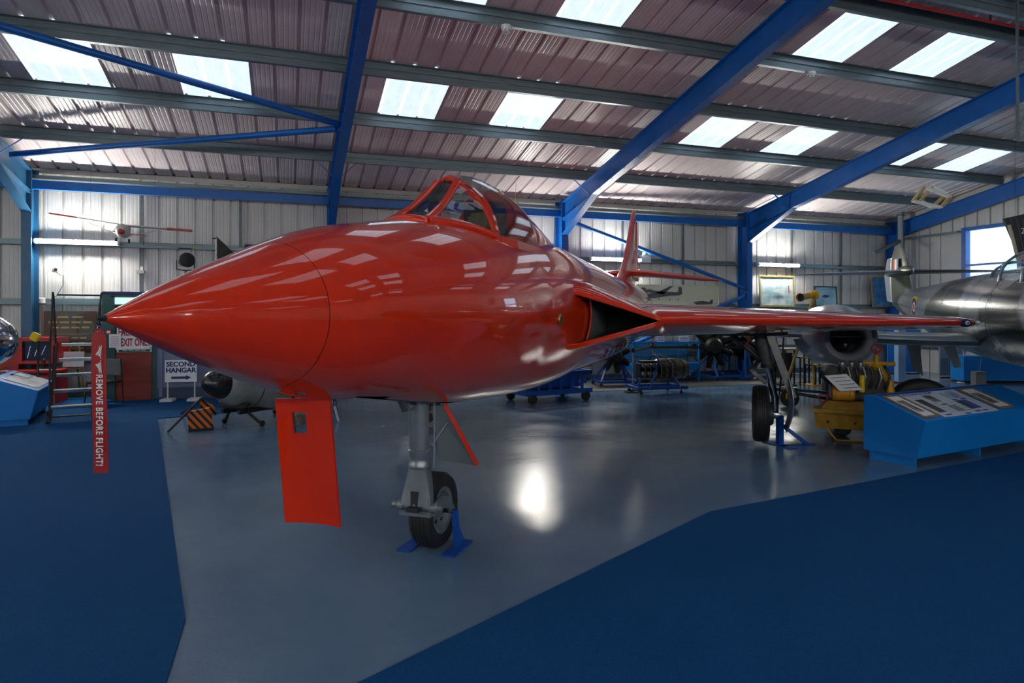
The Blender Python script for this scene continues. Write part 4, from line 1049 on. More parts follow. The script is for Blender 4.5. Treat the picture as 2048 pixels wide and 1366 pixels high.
# black-nosed pod on its trolley
pa, pb = at(412, 767, 9.25), at(625, 770, 11.4); ax = (pb-pa).normalized(); Lp_ = (pb-pa).length
t = thing('camera_pod', 'pale grey streamlined pod with a glossy black round nose on a black trolley', 'pod', ((pa.x+pb.x)/2, (pa.y+pb.y)/2, 0))
o0 = Vector((pa.x, pa.y, pa.z))-t.location
m = MB(); m.lathe([(0, -.02), (.07, 0), (.13, .035), (.18, .10), (.215, .19), (.228, .27)], o0, ax, 36); m.build('nose_dome', mat('dome_black', (.008, .009, .011), .28, coat=.15), t, smooth=60)
podm = mat('pod_grey', (.42, .45, .44), .3, noise=.35, scale=1.6, col2=(.20, .20, .17))
m = MB(); m.lathe([(.229, .265), (.30, .45), (.37, .75), (.41, 1.1), (.41, 1.4), (.36, Lp_-.05), (.2, Lp_+.3)], o0, ax, 36); m.build('shell', podm, t, smooth=60)
m = MB(); m.lathe([(.375, .75), (.378, .76), (.375, .77)], o0, ax, 36, cap=False); m.build('joint_band', dark, t)
axh = Vector((ax.x, ax.y, 0)).normalized(); sd = Vector((-axh.y, axh.x, 0)); q2 = lambda l, s_, z: Vector((o0.x, o0.y, 0))+axh*l+sd*s_+UZ*z
zbm = pa.z-.46
for s_ in (-.16, .16):
    m = MB(); m.beam(q2(.45, s_, zbm), q2(2.0, s_, zbm), .05, .07); m.build('trolley_beam', black, t)
for l, s_ in ((.6, -.16), (.6, .16), (1.7, -.16), (1.7, .16)):
    m = MB(); m.beam(q2(l, s_, zbm), q2(l+.10, s_*2.3, .02), .035); m.build('leg', black, t)
    m = MB(); m.lathe([(.045, -.015), (.045, .015)], q2(l+.10, s_*2.3, .045), sd, 12); m.build('castor', rubber, t)
m = MB(); m.loft([[q2(l, s_, zbm+.04) for l, s_ in ((.5, -.2), (.5, .2), (.56, .2), (.56, -.2))], [q2(l, s_, zbm+.13) for l, s_ in ((.5, -.3), (.5, .3), (.56, .3), (.56, -.3))]]); m.build('cradle', black, t)
for a, b_ in (((335, 866), (400, 799)), ((362, 828), (404, 797))):
    A = onZ(*a); B = at(b_[0], b_[1], 9.35); m = MB(); m.tube([A-t.location+UZ*.01, B-t.location], .016, 8); m.build('tow_pole', black, t)
wl = onZ(677, 842); m = MB(); m.tube([wl-t.location, at(666, 800, 10.2)-t.location], .018, 8); m.build('tail_prop', white, t)
# orange and black striped wedges
chev = bpy.data.materials.new('chevron_stripes'); chev.use_nodes = True; nt = chev.node_tree; b0 = nt.nodes['Principled BSDF']
tc = nt.nodes.new('ShaderNodeTexCoord'); mp = nt.nodes.new('ShaderNodeMapping'); mp.inputs['Rotation'].default_value = (0, R(40), 0)
wv = nt.nodes.new('ShaderNodeTexWave'); wv.inputs['Scale'].default_value = 4.2; wv.bands_direction = 'X'; nt.links.new(tc.outputs['Object'], mp.inputs[0]); nt.links.new(mp.outputs[0], wv.inputs['Vector'])
cr = nt.nodes.new('ShaderNodeValToRGB'); cr.color_ramp.interpolation = 'CONSTANT'; cr.color_ramp.elements[0].color = (.01, .01, .01, 1); cr.color_ramp.elements[1].position = .42; cr.color_ramp.elements[1].color = (.62, .14, .015, 1)
nt.links.new(wv.outputs['Fac'], cr.inputs[0]); nt.links.new(cr.outputs[0], b0.inputs['Base Color']); b0.inputs['Roughness'].default_value = .7
cpn = onZ(402, 860)
t = thing('striped_wedge', 'orange and black striped block on the floor under the black pod nose', 'block', (cpn.x, cpn.y, 0), R(8))
m = MB(); m.loft([[Vector((-.16, -.1, 0)), Vector((.16, -.1, 0)), Vector((.16, .12, 0)), Vector((-.16, .12, 0))], [Vector((-.18, -.06, .27)), Vector((.13, -.06, .32)), Vector((.13, .10, .32)), Vector((-.18, .10, .27))]]); m.build('block', chev, t, bevel=.012)
m = MB(); m.box((0, -.005, .02), (.33, .24, .04)); m.build('base', black, t)
c2 = at(414, 812, 9.75)
t = thing('striped_flag', 'small orange and black striped panel between the pod nose and striped block', 'panel', (c2.x, c2.y, c2.z-.1), R(8))
m = MB(); m.poly([(-.10, 0, .22), (.10, 0, .10), (.13, 0, -.05), (-.08, 0, .0)], (0, .02, 0)); m.build('cloth', chev, t)
m = MB(); m.tube([(-.09, .01, .22), (-.09, .01, -c2.z+.1)], .01, 6); m.build('pole', black, t)

# wall gadgets, searchlight, drape
a = onY(115, 545, 15.3); t = thing('security_camera', 'white security camera on a wall bracket left of the jet nose', 'camera', (a.x, 15.4, a.z))
m = MB(); m.box((-.03, -.12, .05), (.11, .18, .09), rz=.3); m.build('body', white, t, bevel=.012); m = MB(); m.lathe([(.03, 0), (.03, .02)], (.0, -.21, .05), (.3, -1, 0), 12); m.build('lens', black, t)
m = MB(); m.tube([(-.02, -.06, .0), (.03, .05, -.05)], .014, 8); m.build('bracket', white, t); m = MB(); m.tube([(.06, .03, -.05), (.05, .06, -.25), (-.06, .07, -.45), (-.2, .08, -.58)], .008, 6); m.build('cable', grey, t, smooth=60)
a = onY(279, 543, 15.3); t = thing('junction_box', 'small grey box with a vent pipe on the wall above the jet nose', 'box', (a.x, 15.42, a.z))
m = MB(); m.box((0, 0, 0), (.16, .09, .07)); m.build('case', mat('box_grey', (.4, .41, .38), .5), t, bevel=.008); m = MB(); m.box((.02, 0, .07), (.05, .05, .08)); m.build('top_sensor', white, t)
a = onY(83, 601, 15.3); t = thing('wall_sensor', 'small white round sensor on the lower wall rail by the left column', 'sensor', (a.x, 15.33, a.z))
m = MB(); m.lathe([(.04, -.06), (.055, -.05), (.055, .04), (.03, .06)], (0, 0, 0), (0, 0, 1), 14); m.build('case', white, t, smooth=40)
a = at(372, 535, 13.4); t = thing('searchlight', 'black round searchlight in a tubular cradle seen above the jet nose', 'lamp', (a.x, 14.75, 2.12), R(25))
zc_ = a.z-2.12+.20
m = MB(); m.lathe([(.0, -.16), (.08, -.14), (.13, -.06), (.14, .10), (.15, .12), (.13, .13)], (0, 0, zc_-.06), (0, -1, 0), 24); m.build('drum', dark, t, smooth=40)
m = MB(); m.lathe([(.125, .115), (0, .13)], (0, 0, zc_-.06), (0, -1, 0), 20); m.build('lens', glassd, t)
m = MB(); m.tube([(-.12, 0, zc_+.12), (-.14, 0, zc_+.18), (.14, 0, zc_+.18), (.12, 0, zc_+.12)], .010, 8); m.build('handle', dark, t)
for s_ in (-1, 1):
    m = MB(); m.tube([(s_*.17, 0, zc_-.06), (s_*.17, 0, zc_-.25), (0, 0, zc_-.27)], .012, 8); m.build('cradle', dark, t)
m = MB(); m.tube([(0, 0, 0), (0, 0, zc_-.25)], .02, 8); m.box((0, 0, .012), (.3, .3, .024)); m.build('post', dark, t)
m = MB(); m.sphere((.16, -.02, zc_+.17), .02, 8, (2, 1, 1)); m.build('knob', brass, t)
a = at(424, 482, 13.2); t = thing('draped_mast', 'white pole with a black cloth draped from its hook, above the jet nose', 'flag', (a.x+.05, 14.75, 2.12))
zc_ = a.z-2.12+.08
m = MB(); m.tube([(0, 0, 0), (0, 0, zc_)], .016, 8); m.box((0, 0, .012), (.25, .25, .024)); m.build('pole', white, t)
m = MB(); m.tube([(.0, 0, zc_), (-.05, 0, zc_+.01), (-.07, 0, zc_-.01)], .014, 8); m.build('hook', dark, t)
m = MB(); rows = []
for i in range(13):
    u = i/12; rows.append([Vector((.0+.62*u+.02*math.sin(k*2+u*9), .03*math.sin(u*14+k), zc_+.06-.52*u**.8-(.45+.1*math.sin(u*11))*k/4)) for k in range(5)])
m.v = [p for r_ in rows for p in r_]; m.v += [p+Vector((0, .012, 0)) for p in m.v[:]]
for i in range(12):
    for k in range(4):
        m.face((i*5+k, i*5+k+1, i*5+k+6, i*5+k+5)); m.face((65+i*5+k, 65+i*5+k+5, 65+i*5+k+6, 65+i*5+k+1))
for i in range(12):
    for k in (0, 4): m.face((i*5+k, i*5+k+5, 65+i*5+k+5, 65+i*5+k))
m.build('cloth', black, t, smooth=60)
a, b_ = onY(489, 488, 15.25), onY(535, 512, 15.25); t = thing('blue_wall_sign', 'dark blue sign on the middle wall rail just above the jet nose', 'sign', ((a.x+b_.x)/2, 15.28, b_.z))
m = MB(); m.box((0, 0, (a.z-b_.z)/2), (b_.x-a.x, .02, a.z-b_.z)); m.build('panel', navy, t); m = MB(); m.box((0, -.012, (a.z-b_.z)*.5), (b_.x-a.x-.06, .002, .03)); m.build('band', paper, t)
# hanging glider
ga, gb = at(99, 432, 11.3), at(388, 466, 12.2); gc = at(250, 462, 11.75)
t = thing('model_glider', 'white and red high-wing model aeroplane hanging on wires near the left wall', 'model aircraft', gc)
gw = (gb-ga); gd = gw.normalized(); mid = at(247, 452, 11.75)-gc; fwd = Vector((-gd.y, gd.x, 0)).normalized()*-1
modw = mat('model_white', (.62, .60, .56), .4); modr = mat('model_red', (.45, .04, .03), .4)
m = MB(); S_ = []
for u, c in ((-1, .10), (-.93, .17), (-.5, .21), (0, .22), (.5, .21), (.93, .17), (1, .10)):
    p = mid+gd*gw.length/2*u+UZ*.06*abs(u); S_.append([p-fwd*c*.6, p-fwd*c*.2+UZ*.018, p+fwd*c*.3+UZ*.02, p+fwd*c*.4, p-fwd*c*.1-UZ*.004])
m.loft(S_); m.build('wing', modw, t)
for s_ in (-1, 1):
    m = MB(); p0, p1 = mid+gd*gw.length*.5*s_*.62+UZ*.043, mid+gd*gw.length*.5*s_*.985+UZ*.065; m.poly([p0-fwd*.12+UZ*.016, p0+fwd*.085+UZ*.016, p1+fwd*.06+UZ*.012, p1-fwd*.08+UZ*.012], -UZ*.03); m.build('wing_panel', modr, t)
    m = MB(); m.tube([mid-UZ*.20, mid+gd*s_*.62+UZ*.02], .008, 6); m.build('wing_strut', modw, t)
m = MB(); S_ = []
for d, r_ in ((.34, .04), (.26, .09), (.1, .115), (-.15, .09), (-.6, .03), (-.85, .012)):
    p = mid-UZ*.10+fwd*d+UZ*(.03 if d < -.3 else 0); S_.append([p+(gd*math.cos(2*PI*k/12)+UZ*math.sin(2*PI*k/12)*1.15)*r_ for k in range(12)])
m.loft(S_); m.build('body', modw, t, smooth=50)
m = MB(); p = mid-UZ*.13+fwd*.30; m.sphere(p, .06, 10); m.build('cowling', modr, t, smooth=50)
for s_ in (-1, 1):
    m = MB(); m.lathe([(.035, -.012), (.035, .012)], mid-UZ*.27+gd*.10*s_+fwd*.12, gd, 14); m.build('wheel', black, t)
    m = MB(); m.tube([mid-UZ*.16+gd*.03*s_+fwd*.1, mid-UZ*.27+gd*.09*s_+fwd*.12], .006, 6); m.build('gear_leg', modw, t)
m = MB(); m.poly([mid-fwd*.85-gd*.28-UZ*.06, mid-fwd*.72-gd*.26-UZ*.06, mid-fwd*.70+gd*.26-UZ*.06, mid-fwd*.85+gd*.28-UZ*.06], UZ*.012); m.build('tailplane', modr, t)
m = MB(); m.poly([mid-fwd*.85-UZ*.06, mid-fwd*.65-UZ*.06, mid-fwd*.80+UZ*.12, mid-fwd*.88+UZ*.12], gd*.01); m.build('tail_fin', modr, t)
for s_ in (-1, 1):
    p = mid+gd*s_*.5+UZ*.04; m = MB(); m.tube([p, Vector((p.x, p.y, zr((gc+p).y)-.02-gc.z))], .0018, 5); m.build('wire', dark, t)
# flue duct on the left
t = thing('flue_duct', 'bent galvanised duct pipe at the upper left edge beside the first column', 'pipe', at(5, 380, 13.1))
o_ = t.location
m = MB(); m.tube([at(x, y, 13.1)-o_ for x, y in ((-6, 250), (0, 330), (4, 375), (14, 402), (30, 420), (44, 428))], .075, 16); m.build('pipe', galv, t, smooth=60)
for x, y in ((0, 335), (5, 378)):
    m = MB(); m.torus(at(x, y, 13.1)-o_, .078, .008, at(5, 380, 13.1)-at(0, 330, 13.1), 20, 6); m.build('joint_collar', galvd, t)

# ------------------------------------------------------------------ under and behind the jet
m = MB(); P_ = [onZ(1196, 783), onZ(1640, 763)]; dirn = (P_[1]-P_[0]).normalized()
e_ = P_[0]-dirn*1.2; f_ = P_[1]+dirn*.6
m.poly([(e_.x, e_.y, .001), (f_.x, f_.y, .001), (f_.x+.4, YB-.1, .001), (e_.x, YB-.1, .001)], (0, 0, .006)); tag(m.build('rubber_mat', mat('mat_black', (.018, .022, .026), .6, noise=.3, scale=12)), 'dark rubber matting along the back wall under the engines', 'mat')
# blue equipment trolley
a = onZ(1112, 805); t = thing('equipment_trolley', 'dark blue steel trolley on black castors under the jet belly', 'trolley', (a.x, a.y+.4, 0), R(12))
for z, d in ((.20, .06), (.55, .05)):
    for s_ in (-1, 1):
        m = MB(); m.box((0, s_*.42, z), (1.5, d, .09)); m.build('side_rail', rigblue, t)
    for s_ in (-1, 1):
        m = MB(); m.box((s_*.73, 0, z), (.06, .84, .09)); m.build('end_rail', rigblue, t)
m = MB(); m.box((0, 0, .24), (1.4, .78, .02)); m.build('deck', rigblue, t)
m = MB(); m.box((0, 0, .40), (1.1, .6, .26)); m.build('tank', rigblue, t, bevel=.03)
for k in range(5):
    m = MB(); m.box((-.5+.25*k, -.44, .40), (.05, .03, .30)); m.build('upright', rigblue, t)
for k in range(3):
    m = MB(); m.box((.45+.1*k, -.44, .33+.05*k), (.08, .05, .08)); m.build('valve_block', rigblue, t)
m = MB(); m.tube([(-.7, -.45, .68), (.7, -.45, .68)], .018, 8); m.build('push_bar', rigblue, t)
for sx_ in (-1, 1):
    for sy_ in (-1, 1):
        m = MB(); m.lathe([(.06, -.04), (.09, -.03), (.09, .03), (.06, .04)], (sx_*.62, sy_*.40, .09), (0, 1, 0), 20); m.build('castor_wheel', rubber, t, smooth=40)
        m = MB(); m.box((sx_*.62, sy_*.40, .16), (.07, .12, .05)); m.build('castor_fork', dark, t)
engd = mat('engine_dark', (.05, .048, .042), .4, metal=.6, noise=.6, scale=18)
engb = mat('engine_bronze', (.13, .10, .065), .38, metal=.7, noise=.5, scale=14)
engs = mat('engine_silver', (.30, .31, .31), .35, metal=.7, noise=.5, scale=16)
def radial(t, c, ax, r, ncyl=9):
    ax = Vector(ax).normalized(); a = ax.cross(UZ).normalized(); b_ = a.cross(ax); c = Vector(c)
    m = MB(); m.lathe([(.04, -.30), (.05, -.26), (r*.22, -.18), (r*.40, -.10), (r*.42, .12), (r*.3, .2), (.05, .22)], c, ax, 20); m.build('crankcase', engd, t, smooth=40)
    for k in range(ncyl):
        an = 2*PI*k/ncyl; d = a*math.cos(an)+b_*math.sin(an); m = MB(); pr = [(.05, r*.40)]
        for q in range(7): pr += [(.085, r*(.45+.07*q)), (.085, r*(.48+.07*q)), (.062, r*(.485+.07*q)), (.062, r*(.515+.07*q))]
        pr += [(.07, r*.97), (.04, r)]
        m.lathe(pr, c, d, 12); m.build('cylinder', engd, t)
        m = MB(); m.tube([c-ax*.12+d*r*.35+a*.03, c-ax*.10+d*r*.92+a*.03], .010, 6); m.build('pushrod', chrome, t)
def engine_stand(t, w, d, z, legs_m=rigblue):
    for s_ in (-1, 1):
        m = MB(); m.beam((s_*w, -d, .10), (s_*w*.35, 0, z), .045); m.build('stand_leg', legs_m, t)
        m = MB(); m.beam((s_*w, d, .10), (s_*w*.35, 0, z), .045); m.build('stand_leg', legs_m, t)
        m = MB(); m.beam((s_*w, -d, .10), (s_*w, d, .10), .05); m.build('stand_rail', legs_m, t)
        m = MB(); m.beam((-w, s_*d, .10), (w, s_*d, .10), .05); m.build('stand_rail', legs_m, t)
        for q in (-1, 1):
            m = MB(); m.lathe([(.04, -.015), (.045, 0), (.04, .015)], (s_*w, q*d, .045), (0, 1, 0), 12); m.build('castor', dark, t)
a = onZ(1228, 770); t = thing('radial_engine', 'small black radial engine on blue splayed legs behind the blue trolley', 'engine', (a.x, a.y, 0), R(-10))
radial(t, (0, -.05, .68), (0, -1, 0), .40, 7); engine_stand(t, .42, .35, .55)
# belt barrier
def barrier(px, py, label, h=.95):
    a = onZ(px, py); t = thing('barrier_post', label, 'barrier', (a.x, a.y, 0))
    m = MB(); m.lathe([(.19, 0), (.19, .02), (.16, .04), (.03, .06)], (0, 0, 0), UZ, 28); m.build('base', black, t, smooth=30)
    m = MB(); m.lathe([(.026, .05), (.026, h-.07)], (0, 0, 0), UZ, 16); m.build('post', chrome, t, smooth=40)
    m = MB(); m.lathe([(.034, h-.09), (.034, h), (.02, h+.01)], (0, 0, 0), UZ, 16); m.build('belt_head', black, t, smooth=40)
    return t
bA = barrier(1266, 784, 'chrome belt barrier post nearest the blue engine trolley'); bB = barrier(1304, 765, 'chrome belt barrier post behind the brown jet engine', .93)
bC = barrier(1560, 764, 'chrome belt barrier post behind the jet main wheel leg', .93)
t = thing('barrier_belt', 'black barrier belt stretched in front of the blue glass display case', 'belt', bB.location)
m = MB(); m.box(((bC.location-bB.location)/2+UZ*.87), ((bC.location-bB.location).length-.06, .006, .05), rz=math.atan2((bC.location-bB.location).y, (bC.location-bB.location).x)); m.build('webbing', black, t)
t = thing('barrier_belt', 'black barrier belt running back from the nearest chrome post', 'belt', bA.location)
dv = bB.location-bA.location; m = MB(); m.box(dv/2+UZ*.88, (dv.length-.06, .006, .05), rz=math.atan2(dv.y, dv.x)); m.build('webbing', black, t)
# glass display case with model aircraft
YC = 14.25; a, b_ = onY(1268, 760, YC), onY(1401, 760, YC); cw = b_.x-a.x; cx = (a.x+b_.x)/2
t = thing('display_case', 'light-blue framed glass display case of model aircraft against the back wall', 'display case', (cx, YC, 0))
for sx_ in (-1, 1):
    for y_ in (.04, .56):
        m = MB(); m.box((sx_*(cw/2-.04), y_, .16), (.07, .07, .32)); m.build('leg', bluel, t)
        m = MB(); m.box((sx_*(cw/2-.02), y_, .70), (.04, .04, .52)); m.build('corner_post', bluel, t)
m = MB(); m.box((0, .3, .37), (cw, .62, .16)); m.build('table', bluel, t, bevel=.006)
m = MB()
for y_ in (.02, .58): m.box((0, y_, .97), (cw, .05, .05))
for sx_ in (-1, 1): m.box((sx_*(cw/2-.02), .3, .97), (.04, .6, .05))
m.build('top_frame', bluel, t)
for k in (1, 2): m = MB(); m.box((-cw/2+cw*k/3, .02, .70), (.018, .02, .5)); m.build('glazing_bar', bluel, t)
m = MB(); m.box((0, .03, .70), (cw-.08, .006, .5)); m.build('front_glass', glass, t)
m = MB(); m.box((0, .57, .70), (cw-.08, .01, .5)); m.build('back_panel', mat('case_back', (.03, .22, .35), .5), t)
m = MB(); m.box((0, .3, .62), (cw-.1, .45, .008)); m.build('glass_shelf', glass, t)
mdl = mat('model_dark', (.02, .02, .02), .5)
def model_plane(par_loc, k, sc=1.):
    t = thing('model_plane', 'small dark model aircraft in the blue glass case, %s %s' % (('leftmost', 'second from left', 'third from left', 'rightmost')[k % 4], 'on the upper shelf' if k < 4 else 'on the case floor'), 'model aircraft', par_loc, .5*k, 'model aircraft in the glass case')
    m = MB(); m.lathe([(.003, -.09), (.012, -.07), (.014, 0), (.004, .1)], (0, 0, .035), (1, .1, 0), 8); m.build('body', mdl, t)
    m = MB(); m.box((-.02, 0, .035), (.04, .24, .005)); m.build('wing', mdl, t); m = MB(); m.box((.085, 0, .04), (.02, .08, .004)); m.build('tailplane', mdl, t)
    m = MB(); m.poly([(.07, 0, .04), (.1, 0, .04), (.1, 0, .075)], (0, .003, 0)); m.build('tail_fin', mdl, t)
    m = MB(); m.tube([(0, 0, 0), (0, 0, .035)], .003, 5); m.build('stand', mdl, t)
for k in range(8):
    kk = k % 4; model_plane(Vector((cx-cw/2+.25+kk*(cw-.5)/3, YC+.2+.1*(k % 2), .626 if k < 4 else .452)), k)
for px_, w_ in ((1326, .22), (1373, .28)):
    a = onY(px_, 687, YC); t = thing('card_label', 'white information card standing on the case, %s' % ('left of the pair' if px_ < 1350 else 'right and wider of the pair'), 'card', (a.x, YC+.1, 1.0))
    m = MB(); m.poly([(-w_/2, 0, 0), (w_/2, 0, 0), (w_/2, .03, .14), (-w_/2, .03, .14)], (0, .004, 0)); m.build('card', paper, t)
    for z_ in (.035, .07, .105): m = MB(); m.box((0, z_*.2-.003, z_), (w_*.8, .002, .012)); m.build('text_line', vio, t)
pt = JI @ at(1306, 671, 11.6)
t = thing('hanging_tag', 'tiny red and white warning tag hanging under the jet belly', 'tag', at(1306, 686, 11.6))
m = MB(); m.box((0, 0, .03), (.035, .004, .16)); m.build('ribbon', penm, t); m = MB(); m.box((0, -.004, .05), (.02, .002, .07)); m.build('stripe', white, t)
m = MB(); m.tube([(0, 0, .10), (.0, 0, .16), (-.10, .02, .17)], .006, 6); m.build('pin', dark, t)
# jet engine on blue trolley with hoop
a = onZ(1318, 789); t = thing('jet_engine', 'brown and silver jet engine on a bright blue hooped trolley', 'engine', (a.x, a.y+.25, 0), R(-6))
m = MB(); m.lathe([(.10, -.12), (.20, -.08), (.235, .0), (.24, .15), (.225, .17), (.225, .30), (.24, .32), (.24, .45), (.215, .47), (.20, .70), (.14, .72)], (.12, 0, .50), (1, .25, 0), 32); m.build('combustor', engb, t, smooth=35)
for k in range(4): m = MB(); m.torus((.30+.12*k, .045+.03*k, .50), .235-.006*k, .008, (1, .25, 0), 28, 6); m.build('flange_ring', engb, t)
m = MB(); m.box((-.15, -.05, .52), (.42, .34, .36)); m.build('gearbox', engd, t, bevel=.05)
for k in range(6):
    m = MB(); m.lathe([(.05, 0), (.055, .06), (.03, .09)], (-.32+.10*(k % 3)*1.2, -.22, .44+.17*(k//3)), (0, -1, .1), 12); m.build('accessory', engs, t, smooth=40)
    m = MB(); m.tube([(-.32+.13*k, -.24, .66), (-.28+.12*k, -.28, .50), (-.30+.13*k, -.22, .36)], .012, 6); m.build('engine_pipe', engs, t, smooth=60)
for s_ in (-1, 1):
    m = MB(); m.tube([(-.22-.0, s_*.30-.05, .14), (-.12, s_*.28-.05, .42), (.0, s_*.25-.05, .70), (.02, s_*.12-.05, .80), (.02, -.05, .82)], .022, 8); m.build('hoop', rigblue, t, smooth=60)
    m = MB(); m.box((.08, s_*.30, .14), (1.15, .06, .06)); m.build('rail', rigblue, t); m = MB(); m.beam((.50, s_*.3, .15), (.42, s_*.12, .36), .04); m.build('cradle', rigblue, t)
    m = MB(); m.box((s_*.5+.05, 0, .14), (.06, .75, .06)); m.build('cross_rail', rigblue, t)
    for q in (-1, 1):
        m = MB(); m.lathe([(.035, -.012), (.04, 0), (.035, .012)], (.05+s_*.45, q*.32, .045), (0, 1, 0), 12); m.build('castor', dark, t)
        m = MB(); m.tube([(.05+s_*.45, q*.32, .05), (.05+s_*.45, q*.32, .13)], .014, 6); m.build('castor_stem', dark, t)
# large engines on blue stands
a = onZ(1432, 757); t = thing('radial_engine', 'large dark piston engine on a blue stand right of the glass case', 'engine', (a.x, a.y, 0), R(12))
radial(t, (-.25, -.1, .86), (-.5, -1, 0), .58, 9); m = MB(); m.box((-.05, .1, .9), (.6, .5, .55)); m.build('rear_case', engd, t, bevel=.08); engine_stand(t, .5, .5, .62, blue)
a = onZ(1485, 755); t = thing('jet_engine', 'dark turbine engine on blue A-frame stand behind the jet main wheel', 'engine', (a.x+.2, a.y, 0), R(4))
m = MB(); m.lathe([(.12, -.55), (.26, -.48), (.34, -.3), (.34, 0), (.30, .1), (.34, .25), (.30, .7), (.18, .8)], (0, 0, .88), (1, -.1, 0), 28); m.build('casing', engd, t, smooth=35)
for k in range(8):
    an = 2*PI*k/8; m = MB(); m.tube([(-.25, math.cos(an)*.33, .88+math.sin(an)*.33), (.1, math.cos(an)*.40, .88+math.sin(an)*.40), (.55, math.cos(an)*.30, .88+math.sin(an)*.30)], .06, 10); m.build('combustion_can', engs if k % 2 else engd, t, smooth=60)
for s_ in (-1, 1):
    for q in (-1, 1): m = MB(); m.beam((s_*.40-.12, q*.45, .05), (s_*.40, q*.30, .95), .05); m.build('stand_leg', blue, t); m = MB(); m.beam((s_*.40+.14, q*.45, .05), (s_*.40, q*.30, .95), .05); m.build('stand_leg', blue, t)
    m = MB(); m.box((0, s_*.45, .05), (1.5, .05, .06)); m.build('stand_rail', blue, t); m = MB(); m.box((s_*.4, 0, .95), (.06, .66, .05)); m.build('cross_beam', blue, t)
m = MB(); m.box((0, -.42, 1.0), (.5, .02, .06), mtx=Matrix.Rotation(.6, 4, 'X')); m.build('label_plate', paper, t)
for k in range(3): m = MB(); m.box((-.35+.08*k, -.50, .03), (.07, .04, .04)); m.build('tape_block', [red, white, red][k], t)

# ------------------------------------------------------------------ pictures and fittings on the back wall
def wall_pic(name, label, x0, y0, x1, y1, fm_, pm_, fw=.05, Y=15.25, lean=.06, cat='picture'):
    a, b_ = onY(x0, y0, Y), onY(x1, y1, Y); w, h = b_.x-a.x, a.z-b_.z
    t = thing(name, label, cat, (a.x, Y, b_.z)); ux = Vector((1, 0, 0)); uy = Vector((0, lean, 1)).normalized()
    f = picture(t, Vector((0, 0, 0)), ux, uy, 0, 0, w, h, fm_, pm_, fw, .03); return t, w, h, ux, uy, f
cream = mat('mural_cream', (.62, .62, .48), .6, noise=.05)
t, w, h, ux, uy, f = wall_pic('aircraft_mural', 'wide cream mural with a four-engined bomber and small fighter behind the tail', 1271, 568, 1437, 614, cream, cream, .015, 15.27, 0)
ink = mat('mural_ink', (.08, .08, .09), .6); z0 = Vector((0, -.0, 0))
def ml(pts, name='printed_aircraft'): return flat(t, [(u*w, v*h) for u, v in pts], .02, ink, name, z0, ux, uy, .001)
S2 = h/w
ml([(.02, .62), (.03, .70), (.08, .74), (.16, .78), (.24, .70), (.48, .66), (.50, .70), (.50, .90), (.54, .90), (.545, .60), (.52, .52), (.40, .50), (.22, .38), (.06, .38), (.02, .45)])
ml([(.22, .60), (.40, .92), (.44, .94), (.42, .88), (.32, .56)]); ml([(.04, .80), (.08, .86), (.12, .82), (.10, .70)])
ml([(.68, .20), (.74, .26), (.80, .28), (.88, .22), (.90, .34), (.925, .34), (.92, .14), (.80, .10), (.72, .10)])
def ml2(m_, pts): return flat(t, [(u*w, v*h) for u, v in pts], .022, m_, 'printed_highlight', z0, ux, uy, .001)
ml2(photo_m, [(.05, .50), (.18, .58), (.18, .64), (.05, .60)])
for u in (.27, .40, .50): m = MB(); m.lathe([(.02, 0), (.02, .001)], z0+ux*(u*w)+uy*(.33*h)-Vector((0, .021, 0)), (0, -1, 0), 12); m.build('printed_wheel', ink, t)
goldf = mat('gold_frame', (.50, .36, .12), .35, metal=.5, noise=.3, scale=10)
t, w, h, ux, uy, f = wall_pic('framed_painting', 'gold-framed painting of a small white aircraft over cloud, beside a blue column', 1519, 550, 1589, 614, goldf, mat('cloud_painting', (.58, .66, .68), .35, scale=4, col2=(.22, .38, .42)), .045)
flat(t, [(w*.35, h*.5), (w*.5, h*.56), (w*.7, h*.55), (w*.72, h*.5), (w*.5, h*.45)], .035, mat('plane_grey', (.5, .55, .55), .5), 'painted_plane', z0, ux, uy, .001)
flat(t, [(w*.82, h*.45), (w*.85, h*.45), (w*.84, h*.68), (w*.81, h*.68)], .035, red, 'painted_mark', z0, ux, uy, .001)
t, w, h, ux, uy, f = wall_pic('framed_painting', 'dark-framed blue seascape painting with distant aircraft, beside the yellow horn', 1629, 572, 1674, 613, dark, mat('sea_painting', (.30, .50, .60), .3, scale=2, col2=(.08, .26, .36)), .03)
flat(t, [(w*.3, h*.5), (w*.45, h*.58), (w*.7, h*.52), (w*.5, h*.42)], .035, navy, 'painted_plane', z0, ux, uy, .001)
t, w, h, ux, uy, f = wall_pic('framed_painting', 'bright blue framed sky painting standing left of the camouflaged tail fin', 1744, 553, 1790, 614, goldf, mat('sky_painting', (.10, .30, .60), .3, scale=5, col2=(.03, .14, .4)), .03)
a = onY(1293, 514, 15.3); t = thing('emergency_light', 'white twin-lamp emergency light box on the wall right of the red tail', 'light', (a.x, 15.3, a.z-.12))
m = MB(); m.box((0, .05, .07), (.28, .1, .2)); m.build('case', white, t, bevel=.01)
for s_ in (-1, 1): m = MB(); m.lathe([(.03, -.05), (.045, .03), (.045, .05)], (s_*.09, -.0, .21), (s_*.3, -1, 0), 14); m.build('lamp_head', white, t, smooth=40)
